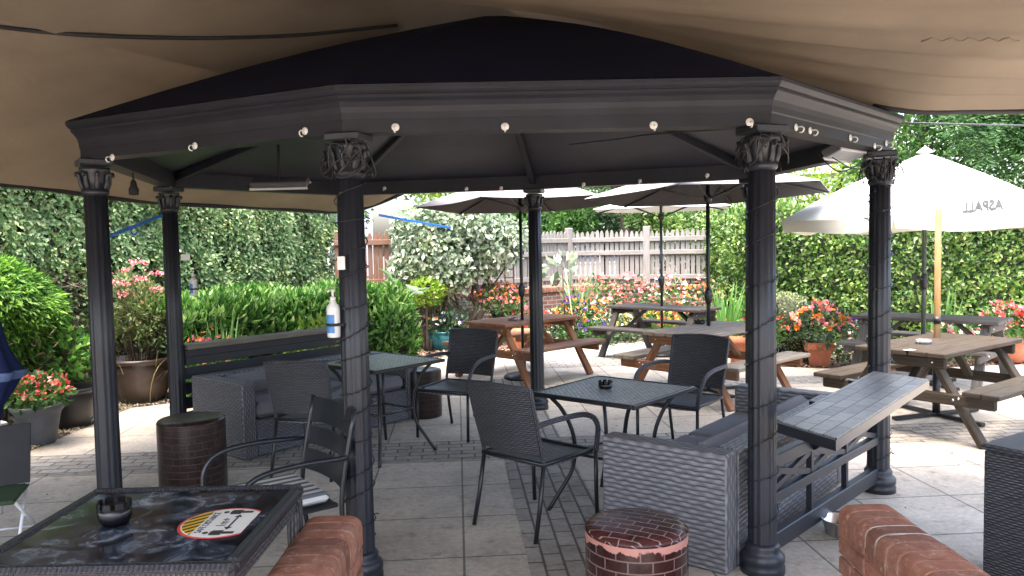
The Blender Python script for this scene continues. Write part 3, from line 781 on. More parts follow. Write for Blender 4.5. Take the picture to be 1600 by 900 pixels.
dup(ch, (-.49, 6.56, .008), R(154), 'charcoal wicker armchair facing us beyond the ashtray-free bistro table, beside the small barrel stool', scale=.97)
dup(ch, (1.27, 5.83, .008), R(141), 'charcoal wicker armchair between the ashtray bistro table and the grey wicker sofa', scale=.97)
dup(ch, (-1.42, 5.58, .008), R(347), 'charcoal wicker armchair in front of the left sofa, partly behind the slatted metal chair', scale=.95)

# black slatted metal armchair with striped cushion
t = thing('metal_chair', 'black metal armchair with slatted back beside the glass table', 'chair', (-1.13, 3.52, .008), R(127))
m = MB()
for z0, hh in ((.50, .10), (.625, .085), (.735, .12)):
    P = []
    for i in range(3):
        z = z0 + hh * i / 2; P.append([((j - 4) / 4 * .225, -.235 - .20 * (z - .45) - .03 * (1 - ((j - 4) / 4) ** 2), z) for j in range(9)])
    m.slab(P, (0, 1, 0), .006)
m.build('back_slats', M['ironblk'], t)
m = MB(); m.box((0, 0, .43), (.46, .46, .02), 0, .006); m.build('seat', M['ironblk'], t)
for s in (-1, 1):
    m = MB(); m.tube(bez([(s * .232, -.32, .86), (s * .232, -.25, .5), (s * .236, -.25, .3), (s * .24, -.30, 0)], 4), .0125, 8); m.build('leg', M['ironblk'], t)
    m = MB(); m.tube(bez([(s * .25, .235, 0), (s * .255, .23, .42), (s * .262, .22, .56), (s * .265, .15, .635), (s * .262, -.02, .655), (s * .25, -.265, .645)], 5), .0125, 8); m.build('armrest', M['ironblk'], t)
ms, tt, bb = nt('striped_cloth'); v = coord(tt, 'Object'); wv = N(tt, 'ShaderNodeTexWave', bands_direction='X'); wv.inputs['Scale'].default_value = 5; wv.inputs['Distortion'].default_value = .3; tt.links.new(v, wv.inputs['Vector'])
tt.links.new(ramp(tt, wv.outputs['Fac'], [(.42, (.10, .11, .13)), (.55, (.55, .55, .53))]), bb.inputs['Base Color']); bb.inputs['Roughness'].default_value = .9
m = MB(); m.box((0, .01, .467), (.43, .43, .05), 0, .022); c = tag(m.build('cushion', ms), 'grey and white striped seat cushion on the slatted metal chair', 'cushion')
c.location = (-1.13, 3.52, .008); c.rotation_euler.z = R(127)

# folding chair and closed navy parasol at the picture's left edge
t = thing('folding_chair', 'dark folding chair with white tubular legs at the far left', 'chair', (-2.90, 4.22, .008), R(20)); t.scale = (.78, .82, .74)
m = MB(); P = [[(-.26 + .52 * j / 6, -.06 + .1 * i / 4 - .03 * math.sin(PI * j / 6), .46 + .42 * i / 4) for j in range(7)] for i in range(5)]
m.slab([[Vector((p[0], p[1] * 1, p[2])) for p in r] for r in P], (0, 1, 0), .02); m.build('backrest', M['hem'], t)
m = MB(); m.box((0, -.24, .43), (.5, .42, .03), 0, .012); m.build('seat', M['greenc'], t)
for s in (-1, 1):
    m = MB(); m.tube([(s * .25, -.42, .42), (s * .26, .16, .0)], .011, 8); m.build('leg', M['alu'], t)
    m = MB(); m.tube([(s * .235, .0, .5), (s * .235, -.42, .0)], .011, 8); m.build('leg', M['alu'], t)
m = MB(); m.tube([(-.25, .06, .08), (.25, .06, .08)], .008, 6); m.build('stretcher', M['alu'], t)
t = thing('closed_parasol', 'closed navy blue parasol with a pale edge at the far left', 'parasol', (-3.20, 4.72, -.14))
m = MB(); m.lathe([(.03, .70), (.06, .82), (.16, .98), (.19, 1.02), (.15, 1.08), (.10, 1.18), (.05, 1.4), (.02, 1.7)], n=30, flute=.25, nf=7); m.build('canopy', M['navyc'], t)
m = MB(); m.lathe([(.155, .975), (.195, 1.015), (.192, 1.03), (.185, 1.035)], n=30, flute=.25, nf=7, cap=False); m.build('canopy_edge', plain('blue_edge', (.10, .15, .3), .8), t)
m = MB(); m.tube([(0, 0, 0), (0, 0, 1.75)], .02, 10); m.build('pole', M['alu'], t)

# ================================================================== bistro tables
def make_bistro(label):
    t = thing('bistro_table', label, 'table', (0, 0, 0), 0, 'square mesh-topped bistro tables')
    m = MB(); m.box((0, 0, .712), (.68, .68, .012), 0, .003); m.build('tabletop', M['mesh'], t)
    m = MB()
    for k in range(4):
        a = k * PI / 2; m.box((.345 * math.cos(a), .345 * math.sin(a), .709), (.022, .71 if k % 2 == 0 else .668, .026), a, .005)
    m.build('rim', M['black'], t)
    for sx in (-1, 1):
        for sy in (-1, 1):
            m = MB(); m.tube(bez([(sx * .28, sy * .28, .70), (sx * .22, sy * .22, .60), (sx * .175, sy * .175, .44), (sx * .18, sy * .18, .26), (sx * .235, sy * .235, .12), (sx * .29, sy * .29, 0)], 4), .0125, 8); m.build('leg', M['black'], t)
    m = MB()
    for k in range(4):
        a, b = [(1, 1), (-1, 1), (-1, -1), (1, -1)][k], [(-1, 1), (-1, -1), (1, -1), (1, 1)][k]
        m.tube([(a[0] * .176, a[1] * .176, .34), (b[0] * .176, b[1] * .176, .34)], .009, 8)
    m.build('stretcher', M['black'], t); return t
bt = make_bistro('square mesh-topped bistro table with a black ashtray in the middle of the gazebo'); bt.location = (.60, 4.62, .008); bt.rotation_euler.z = R(320)
dup(bt, (-1.03, 5.97, .008), R(321), 'square mesh-topped bistro table without ashtray, partly behind the near left column')
def ashtray(label, loc, mat, r=.05, h=.05):
    m = MB(); m.lathe([(r * .8, 0), (r, h * .3), (r, h * .72), (r * .85, h * .72), (r * .75, h * .25), (0, h * .22)], n=24)
    for k in range(8):
        a = 2 * PI * k / 8; m.box((r * .93 * math.cos(a), r * .93 * math.sin(a), h * .84), (r * .16, r * .5, h * .3), a, .002)
    o = m.build('ashtray', mat); o.location = loc; tag(o, label, 'ashtray'); return o
p = G(946, 607, .726); ashtray('black crenellated ashtray on the mesh bistro table', (p.x, p.y, .726), M['ash'], .043, .048)

# ================================================================== wicker sofas
def make_sofa(label, L, Dp, mat, ncush):
    t = thing('wicker_sofa', label, 'sofa')
    H = .585
    m = MB()
    m.box((-L / 2 + .06, 0, H / 2), (.12, Dp, H), 0, .012); m.build('arm', mat, t)
    m = MB(); m.box((L / 2 - .06, 0, H / 2), (.12, Dp, H), 0, .012); m.build('arm', mat, t)
    m = MB(); m.box((0, -Dp / 2 + .06, H / 2), (L - .246, .12, H), 0, .012); m.build('backrest', mat, t)
    m = MB(); m.box((0, .058, .15), (L - .246, Dp - .126, .28), 0, .008); m.build('seat_base', mat, t)
    w = (L - .26) / ncush
    for k in range(ncush):
        x = -L / 2 + .13 + w * (k + .5)
        m = MB(); m.box((x, .06, .355), (w - .01, Dp - .14, .12), 0, .035); o = m.build('seat_cushion', M['cush'], t)
        m = MB(); rm = Matrix.Rotation(R(-12), 3, 'X'); m.box((x, -Dp / 2 + .20, .455), (w - .03, .13, .25), rm, .05); m.build('back_cushion', M['cush'], t)
    return t
sf = make_sofa('grey wicker sofa with its back to the bar shelf balustrade', 1.85, .70, M['wickg'], 2)
sf.location = (1.31, 4.55, .008); sf.rotation_euler.z = R(51)
s2 = make_sofa('charcoal wicker sofa with dark grey cushions against the left railing', 1.8, .75, M['wickm'], 3)
s2.location = (-1.77, 6.735, .008); s2.rotation_euler.z = R(230.6)

# ================================================================== brick print stools
mr, tt, bb = nt('brick_print_vinyl')
cu = tt.nodes.new('ShaderNodeTexCoord'); k = N(tt, 'ShaderNodeTexBrick'); tt.links.new(cu.outputs['UV'], k.inputs['Vector'])
for n_, x in (('Scale', 1), ('Brick Width', .094), ('Row Height', .045), ('Mortar Size', .0028), ('Mortar Smooth', .1), ('Bias', -.2)): k.inputs[n_].default_value = x
k.inputs['Color1'].default_value = (.022, .008, .008, 1); k.inputs['Color2'].default_value = (.04, .013, .012, 1); k.inputs['Mortar'].default_value = (.16, .10, .085, 1)
oc = coord(tt, 'Object'); sepx = N(tt, 'ShaderNodeSeparateXYZ'); tt.links.new(oc, sepx.inputs[0])
pn = noise(tt, oc, 11, 5, .6)
zz = N(tt, 'ShaderNodeMath', operation='SUBTRACT'); tt.links.new(sepx.outputs['Z'], zz.inputs[0]); zz.inputs[1].default_value = .452
ab = N(tt, 'ShaderNodeMath', operation='ABSOLUTE'); tt.links.new(zz.outputs[0], ab.inputs[0])
ad = N(tt, 'ShaderNodeMath', operation='MULTIPLY_ADD'); tt.links.new(pn, ad.inputs[0]); ad.inputs[1].default_value = -.11; tt.links.new(ab.outputs[0], ad.inputs[2])
fac = ramp(tt, ad.outputs[0], [(0, (1, 1, 1)), (.004, (0, 0, 0))])
sub = N(tt, 'ShaderNodeMath', operation='ADD'); tt.links.new(ad.outputs[0], sub.inputs[0]); sub.inputs[1].default_value = .036
fac = ramp(tt, sub.outputs[0], [(.0, (1, 1, 1)), (.003, (0, 0, 0))])
tt.links.new(mixc(tt, fac, k.outputs['Color'], (.42, .19, .15)), bb.inputs['Base Color'])
rg = N(tt, 'ShaderNodeMath', operation='MULTIPLY_ADD'); tt.links.new(fac, rg.inputs[0]); rg.inputs[1].default_value = .5; rg.inputs[2].default_value = .22; tt.links.new(rg.outputs[0], bb.inputs['Roughness'])
bump(tt, bb, pn, .25, .01)
mtop = bricks('brick_print_top', (.04, .013, .012), (.065, .02, .017), (.26, .2, .18), .094, .045, .0022, .5, .22, 'UV', .5, .2, .5, spec=.3)
mdark = bricks('dark_brick_print', (.020, .010, .009), (.032, .015, .013), (.055, .034, .028), .094, .045, .003, .5, .3, 'UV', 0, .35, .3)
def stool(label, x, y, r, h, rz, mr, mtop):
    t = thing('barrel_stool', label, 'stool', (x, y, .008), rz, 'round stools printed with bricks'); m = MB()
    m.lathe([(r * .97, 0), (r, .02), (r * 1.0, h * .5), (r, h - .035), (r * .99, h - .015)], n=48, cap=False); m.build('side', mr, t)
    m = MB(); V = [(0, 0, h + .012)]; 
    m.lathe([(r * .99, h - .015), (r * .955, h), (r * .8, h + .007), (r * .4, h + .011), (.001, h + .012)], n=48, cap=False)
    m.uv = [[(m.v[q][0], m.v[q][1]) for q in f] for f in m.f]; m.build('top', mtop, t)
    m = MB(); m.lathe([(r * .992, h - .022), (r * 1.008, h - .016), (r * .992, h - .010)], n=48, cap=False); m.build('piping', mtop, t)
    return t
stool('round stool printed with glossy brown bricks, its rim peeling to pink, in front', .475, 3.03, .203, .478, 0, mr, mtop)
stool('dark brown brick-print stool beside the end of the left sofa and near the glass table', -2.16, 5.13, .215, .485, 1.9, mdark, mdark)
stool('small brown brick-print stool behind the far arm of the left sofa', -.86, 7.28, .175, .44, 4, mdark, mdark)

# ================================================================== bar shelf
BL, BF, RF, RB = [Vector((q[0], q[1], 0)) for q in ((1.165, 3.40), (1.29, 3.08), (2.36, 4.37), (2.19, 4.68))]
t = thing('bar_shelf', 'black bar shelf topped with grey tiles, fixed outside the gazebo balustrade', 'bar shelf', ((BL + RF) / 2).to_tuple())
ctr = (BL + RF) / 2; zt = .80
poly = [(q - ctr).xy for q in (BL, BF, RF, RB)]
m = MB(); m.prism(poly, zt - .05, zt - .006); m.build('frame', M['ironblk'], t)
mt = bricks('grey_tiles', (.26, .25, .24), (.42, .41, .39), (.03, .03, .03), .20, .075, .003, .5, .38, 'UV', 0, .3, .5)
e1 = (poly[2] - poly[1]).normalized(); e2 = Vector((-e1.y, e1.x))
ins = [ (p + (sum(poly, Vector((0, 0))) / 4 - p).normalized() * .02) for p in poly]
m = MB(); V = [(p.x, p.y, zt - .006) for p in ins] + [(p.x, p.y, zt) for p in ins]
Fq = [(4, 5, 6, 7)[::1], (0, 1, 5, 4), (1, 2, 6, 5), (2, 3, 7, 6), (3, 0, 4, 7)]
m.add(V, Fq, 0, False, [[(Vector(V[j][:2]).dot(e1), Vector(V[j][:2]).dot(e2) + .01) for j in f] for f in Fq]); m.build('tiled_top', mt, t)
for u in (.45, .9):
    a = BL.lerp(RB, u) - ctr; f = BF.lerp(RF, u) - ctr; n = (a - f).normalized()
    m = MB(); m.bar(Vector((f.x, f.y, zt - .07)) + n * .14, Vector((a.x, a.y, .5)) + n * .10, .022, .03, .003); m.bar(Vector((f.x, f.y, zt - .062)) + n * .04, Vector((a.x, a.y, zt - .062)) + n * .12, .03, .022, .003)
    m.build('bracket', M['ironblk'], t)

# ================================================================== glass topped wicker table
TX0, TX1, TY0, TY1 = -1.54, -.775, 2.07, 2.80; tz = .74
t = thing('glass_table', 'black wicker table with a dark glass top painted with reflections in the left foreground', 'table', ((TX0 + TX1) / 2, (TY0 + TY1) / 2, .008))
hx, hy = (TX1 - TX0) / 2, (TY1 - TY0) / 2
m = MB(); w = .045
m.box((0, hy - w / 2, tz - .022), (2 * hx, w, .045), 0, .012); m.box((0, -hy + w / 2, tz - .022), (2 * hx, w, .045), 0, .012)
m.box((hx - w / 2, 0, tz - .022), (w, 2 * hy - 2 * w, .044), 0, .012); m.box((-hx + w / 2, 0, tz - .022), (w, 2 * hy - 2 * w, .044), 0, .012)
m.build('rim', weave('black_wicker', (.012, .013, .018), (.03, .031, .04), (.003, .003, .004), .014, .02, .4, 1), t)
m = MB()
m.box((0, -hy + .03, tz - .065), (2 * hx - .08, .03, .045)); m.box((0, hy - .03, tz - .065), (2 * hx - .08, .03, .045)); m.box((hx - .03, 0, tz - .065), (.03, 2 * hy - .08, .045)); m.box((-hx + .03, 0, tz - .065), (.03, 2 * hy - .08, .045))
m.build('apron', M['wick'], t)
mg, tt, bb = nt('painted_reflection_glass'); v = coord(tt, 'Object'); n1 = noise(tt, v, 3.2, 6, .65)
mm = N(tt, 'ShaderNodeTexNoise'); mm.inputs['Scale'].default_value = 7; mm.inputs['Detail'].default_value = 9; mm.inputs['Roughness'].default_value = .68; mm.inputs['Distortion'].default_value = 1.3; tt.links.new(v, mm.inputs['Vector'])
tt.links.new(ramp(tt, mm.outputs[0], [(.42, (.008, .009, .013)), (.52, (.03, .037, .05)), (.60, (.10, .12, .145)), (.72, (.30, .33, .37))]), bb.inputs['Base Color'])  # blue-grey wisps of reflection painted into the base colour
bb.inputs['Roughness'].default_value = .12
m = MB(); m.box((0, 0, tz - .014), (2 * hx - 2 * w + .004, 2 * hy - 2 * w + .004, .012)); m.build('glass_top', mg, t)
for sx in (-1, 1):
    for sy in (-1, 1):
        m = MB(); m.box((sx * (hx - .03), sy * (hy - .03), (tz - .045) / 2), (.05, .05, tz - .047), 0, .008); m.build('leg', M['wick'], t)
p = G(180, 818, tz); ashtray('tall black ashtray on the dark glass table', (p.x, p.y, tz + .002), M['ash'], .05, .075)
# round safety sticker
def text_mesh(s, size, extr=.0004, off=0):
    cu = bpy.data.curves.new('lettering', 'FONT'); cu.body = s; cu.size = size; cu.align_x = 'CENTER'; cu.align_y = 'CENTER'; cu.extrude = extr; cu.offset = off
    o = bpy.data.objects.new('lettering', cu); COL.objects.link(o); bpy.context.view_layer.update()
    me = bpy.data.meshes.new_from_object(o.evaluated_get(bpy.context.evaluated_depsgraph_get())); bpy.data.objects.remove(o); bpy.data.curves.remove(cu); return me
def letter(name, s, size, mat, par, loc, rz, sx=1, extr=.0004):
    me = text_mesh(s, size, extr); me.materials.clear(); me.materials.append(mat); o = bpy.data.objects.new(name, me); COL.objects.link(o); o.parent = par
    o.location = loc; o.rotation_euler = (0, 0, rz); o.scale = (sx, 1, 1); return o
sc = G(349, 818, tz)
st = thing('sticker', 'round white safe distance sticker with red border on the glass table', 'sticker', (sc.x, sc.y, tz - .004), R(90))
st.location.z = tz + .0025
# local: +y is towards the glass edge on picture left after turning; text runs along local x
r0 = .135; cut = -.088
def disc(r, z, lo, hi=1e9, n=72, th=.0008):
    pts = [(r * math.cos(2 * PI * k / n), r * math.sin(2 * PI * k / n)) for k in range(n)]
    pts = [(x, min(hi, max(lo, y))) for x, y in pts]; m = MB(); m.prism(pts, z, z + th); return m
disc(r0, 0.0, cut).build('red_border', plain('sticker_red', (.55, .06, .04), .4), st)
disc(r0 * .93, .001, cut + .0).build('face', plain('sticker_white', (.62, .62, .58), .4, .06), st)
my, tt, bb = nt('hazard_stripes'); wv = N(tt, 'ShaderNodeTexWave', bands_direction='DIAGONAL'); wv.inputs['Scale'].default_value = 17; tt.links.new(coord(tt, 'Object', (1, 1, 0)), wv.inputs['Vector'])
tt.links.new(ramp(tt, wv.outputs['Fac'], [(.5, (.015, .015, .015)), (.52, (.65, .42, .03))]), bb.inputs['Base Color'])
m = disc(r0 * .9, .002, .066); m.build('hazard_band', my, st)
letter('lettering', 'SAFE DISTANCE', .030, M['print'], st, (0, .047, .0022), 0, .85)
letter('lettering', '1m+', .042, M['print'], st, (-.002, -.004, .0022), 0)
m = MB(); m.box((0, -.032, .0024), (.10, .006, .0008))
for s in (-1, 1): m.prism([(s * .066, -.032), (s * .045, -.020), (s * .045, -.044)][::s], .002, .0028)
m.build('arrow', M['print'], st)
for s in (-1, 1):
    m = MB(); x = s * .092
    m.lathe([(.009, .002), (.009, .0028)], (x, .022, 0), 16); m.box((x, -.010, .0024), (.024, .036, .0008), 0); m.box((x - .005, -.047, .0024), (.008, .036, .0008)); m.box((x + .005, -.047, .0024), (.008, .036, .0008)); m.box((x - .017, -.012, .0024), (.005, .034, .0008)); m.box((x + .017, -.012, .0024), (.005, .034, .0008))
    m.build('figure_mark', M['print'], st)

# ================================================================== brick piers in the foreground
def pier(label, x0, x1, y1, yb, h, seed):
    random.seed(seed); t = thing('brick_wall', label, 'brick wall', ((x0 + x1) / 2, y1, 0)); w = x1 - x0; Lw = y1 - yb
    m = MB()   # brick-on-edge coping with rounded shoulders
    step = .075; n = int(Lw / step)
    for k in range(n):
        yc = -step * (k + .5); th = .0712 + random.uniform(-.002, .002); dz = random.uniform(-.002, .002); dx = random.uniform(-.002, .002); hh = .11
        prof = []
        for a in range(0, 181, 9):
            ca, sa = math.cos(R(a)), math.sin(R(a)); e = .48
            prof.append((w / 2 * math.copysign(abs(ca) ** e, ca) + dx, h - .075 + dz + .075 * abs(sa) ** e))
        prof = [(w / 2 + dx, h - hh)] + prof + [(-w / 2 + dx, h - hh)]
        q = len(prof); V = []
        cx, cz = dx, h - hh / 2
        for y, s in ((yc - th / 2, .972), (yc - th / 2 + .004, 1), (yc + th / 2 - .004, 1), (yc + th / 2, .972)):
            V += [(cx + (x - cx) * s + random.uniform(-.0012, .0012), y, cz + (z - cz) * (s if z > cz else 1) + random.uniform(-.001, .001)) for x, z in prof]
        Fc = [tuple(range(q)), tuple(3 * q + i for i in range(q))[::-1]]
        for b in range(3): Fc += [(b * q + i, (b + 1) * q + i, (b + 1) * q + (i + 1) % q, b * q + (i + 1) % q) for i in range(q)]
        m.add(V, Fc, 0, False)
    m.build('coping', M['cope'], t)
    m = MB(); m.box((0, -Lw / 2 - .004, h - .09), (w - .016, Lw - .014, .06)); 
    pr = [(w / 2 * .975 * math.copysign(abs(math.cos(R(a))) ** .48, math.cos(R(a))), h - .079 + .075 * abs(math.sin(R(a))) ** .48) for a in range(0, 181, 9)]
    q = len(pr); m.add([(x, -.008, z) for x, z in pr] + [(x, -Lw, z) for x, z in pr], [tuple(range(q)), tuple(range(q, 2 * q))[::-1]] + [(i, q + i, q + (i + 1) % q, (i + 1) % q) for i in range(q)], 0, False)
    m.box((0, -Lw / 2 - .004, (h - .118) / 2), (w - .026, Lw - .02, h - .118)); m.build('mortar_core', plain('dusty_mortar', (.33, .215, .17), .95, .4, 20, bmp=.5), t)
    m = MB(); z = h - .118
    row = 0
    while z > .02:
        z0 = max(0, z - .066); zc = (z + z0) / 2
        for k in range(int(Lw / .225) + 1):
            yc = -.11 - k * .225 - (.11 if row % 2 else 0); 
            if yc - .11 < -Lw: continue
            for s in (-1, 1): m.box((s * (w / 2 - .052) + random.uniform(-.003, .003), yc, zc), (.1, .214, z - z0), random.uniform(-.008, .008), .006)
        if row % 2: 
            for s in (-1, 1): m.box((s * (w / 2 - .052), -.053, zc), (.1, .1, z - z0), 0, .006)
        z -= .076; row += 1
    m.build('brick_courses', M['cope'], t)
    if seed == 5:
        m = MB(); q2 = [(w / 2 * .994 * math.copysign(abs(math.cos(R(a))) ** .48, math.cos(R(a))), h - .0765 + .0755 * abs(math.sin(R(a))) ** .48) for a in range(0, 181, 9)]; q = len(q2)
        for yj in (-.225, -.30): m.add([(x, yj - .006 + .002 * math.sin(i), z) for i, (x, z) in enumerate(q2)] + [(x, yj + .005 + .002 * math.sin(i * 1.3), z) for i, (x, z) in enumerate(q2)], [tuple(range(q)), tuple(range(q, 2 * q))[::-1]] + [(i, q + i, q + (i + 1) % q, (i + 1) % q) for i in range(q)], 0, False)
        m.build('pale_mortar_joints', M['mortar'], t)
    return t
pier('low red brick wall end with rounded coping beside the glass table', -.79, -.575, 2.85, 1.35, .61, 3)
pier('low red brick wall end with rounded coping in front of the bar shelf column', 1.205, 1.415, 2.86, 1.2, .61, 5)
random.seed(9)
# steel bowl, wicker bin
m = MB(); m.lathe([(.0, .004), (.075, .004), (.085, .012), (.105, .085), (.115, .092), (.11, .094), (.10, .085), (.08, .02), (0, .016)], n=32, cap=False); o = m.build('dog_bowl', M['chrome']); p = G(1316, 838, 0); o.location = (p.x, p.y, .008); tag(o, 'small steel dog bowl on the paving behind the right brick wall', 'bowl')
t = thing('wicker_bin', 'dark wicker storage bin with a handle slot at the right edge', 'storage bin', (2.418, 3.293, .008), R(-58)); t.scale = (1, 1, .955)
m = MB(); m.box((0, 0, .34), (.54, .46, .68), 0, .01); m.build('body', M['wick'], t)
m = MB(); m.box((0, 0, .695), (.56, .48, .03), 0, .01); m.build('lid', M['wick'], t)
m = MB(); m.box((.0, -.234, .60), (.16, .012, .055), 0, .004); m.build('handle_slot', M['ash'], t)

# ================================================================== picnic tables
def make_picnic(label, wd, L=1.45, Wt=.70):
    t = thing('picnic_table', label, 'picnic table', (0, 0, 0), 0, 'timber picnic tables on the patio'); zt = .70
    m = MB(); n = 5; w = Wt / n
    for k in range(n): m.box((0, -Wt / 2 + w * (k + .5), zt - .019), (L + random.uniform(-.008, .008), w - .009, .038), 0, .006)
    m.build('tabletop', wd, t)
    for s in (-1, 1):
        m = MB()
        for k in range(2): m.box((0, s * (.55 + .135 * k), .43 - .019), (L, .127, .038), 0, .006)
        m.build('bench', wd, t)
    for sx in (-1, 1):
        x = sx * (L / 2 - .13)
        for sy in (-1, 1):
            m = MB(); m.bar((x, sy * .20, zt - .038), (x, sy * .60, .0), .045, .095, .005, 0, (1, 0, 0)); 
            o = m.build('leg', wd, t)
        m = MB(); m.box((x + sx * .047, 0, .345), (.042, 1.40, .09), 0, .012); m.build('seat_bearer', wd, t)
        m = MB(); m.box((x + sx * .047, 0, zt - .085), (.042, Wt - .06, .09), 0, .012); m.build('top_bearer', wd, t)
        m = MB(); m.bar((x - sx * .02, 0, .36), (x - sx * .36, 0, zt - .045), .07, .04, .005); m.build('brace', wd, t)
        m = MB()
        for sy in (-1, 1):
            for yy, zz in ((.24, .62), (.40, .345), (.44, .36)): m.lathe([(.011, 0), (.011, .004), (.004, .008)], (x + sx * .069, sy * yy, zz), 8, rot=Matrix.Rotation(sx * PI / 2, 3, 'Y'))
        m.build('bolts', M['chrome'], t)
    return t
pt = make_picnic('red-brown picnic table under the leftmost dark parasol, behind the thin centre column', M['red_wood'], 1.35, .72)
pt.location = (.13, 9.45, .008); pt.rotation_euler.z = R(46)
tops = {'red_brown_timber': M['grey_wood']}
pt.children[0].data.materials[0] = wood('worn_red_tabletop', (.17, .10, .075))
p3 = dup(pt, (2.05, 8.02, .008), R(42), 'red-brown picnic table with pale weathered top and a black ashtray by its parasol pole')
for q in p3.children:
    if q.name.startswith(('tabletop', 'bench')): q.data = q.data.copy(); q.data.materials[0] = wood('pale_weathered_top', (.21, .175, .145)) if q.name.startswith('tab') else M['grey_wood']
pd = make_picnic('almost black picnic table in front of the pink flower bed', M['dark_wood'], 1.5, .62); pd.location = (2.1, 10.85, .008); pd.rotation_euler.z = R(316)
dup(pd, (4.72, 8.75, .008), R(315), 'dark picnic table behind the brown one, nearest the right hedge', mats={'dark_timber': wood('dark_grey_timber', (.10, .09, .082))})
pb = make_picnic('brown picnic table with a pale wooden parasol pole through its top', M['mid_wood'], 1.4, .74); pb.location = (3.64, 6.58, .008); pb.rotation_euler.z = R(36)
pb.children[0].data.materials[0] = wood('worn_brown_top', (.05, .042, .032))
TZ = .708
def at(px, py, z): q = G(px, py, z); return (q.x, q.y, z)
ashtray('shallow black ashtray on the weathered picnic table by the parasol pole', at(1093, 506, TZ), M['ash'], .062, .045)
def glass_dish(label, loc, r=.055, h=.035, box=False):
    mgz, tt, bb = nt('clear_glass'); bb.inputs['Base Color'].default_value = (.8, .82, .82, 1); bb.inputs['Roughness'].default_value = .05; bb.inputs['Transmission Weight'].default_value = .75
    m = MB(); m.lathe([(r * .95, 0), (r, h), (r * .88, h), (r * .82, h * .3), (0, h * .25)], n=24 if not box else 4, smooth=not box); o = m.build('glass_ashtray', mgz); o.location = loc; o.rotation_euler.z = .9; tag(o, label, 'ashtray')
glass_dish('clear glass ashtray on the brown picnic table beside the wooden pole', at(1443, 537, TZ), .062, .035)
glass_dish('clear glass ashtray on the leftmost picnic table beside the parasol pole', at(803, 501, TZ), .07, .035)
m = MB(); m.lathe([(.03, 0), (.036, .07), (.034, .07), (.028, .006), (0, .005)], n=16); o = m.build('cup', plain('blue_white_cup', (.2, .42, .7), .5, .5, 14)); tag(o, 'small blue and white cup at the far corner of the brown picnic table', 'cup'); q = at(1519, 556, .438); o.location = (3.92, 7.14, .438)
m = MB(); m.box((0, 0, .002), (.09, .05, .002), .4); o = m.build('paper_slip', M['white']); o.location = at(1421, 547, TZ + .001); tag(o, 'small white paper slip lying on the brown picnic table', 'paper')

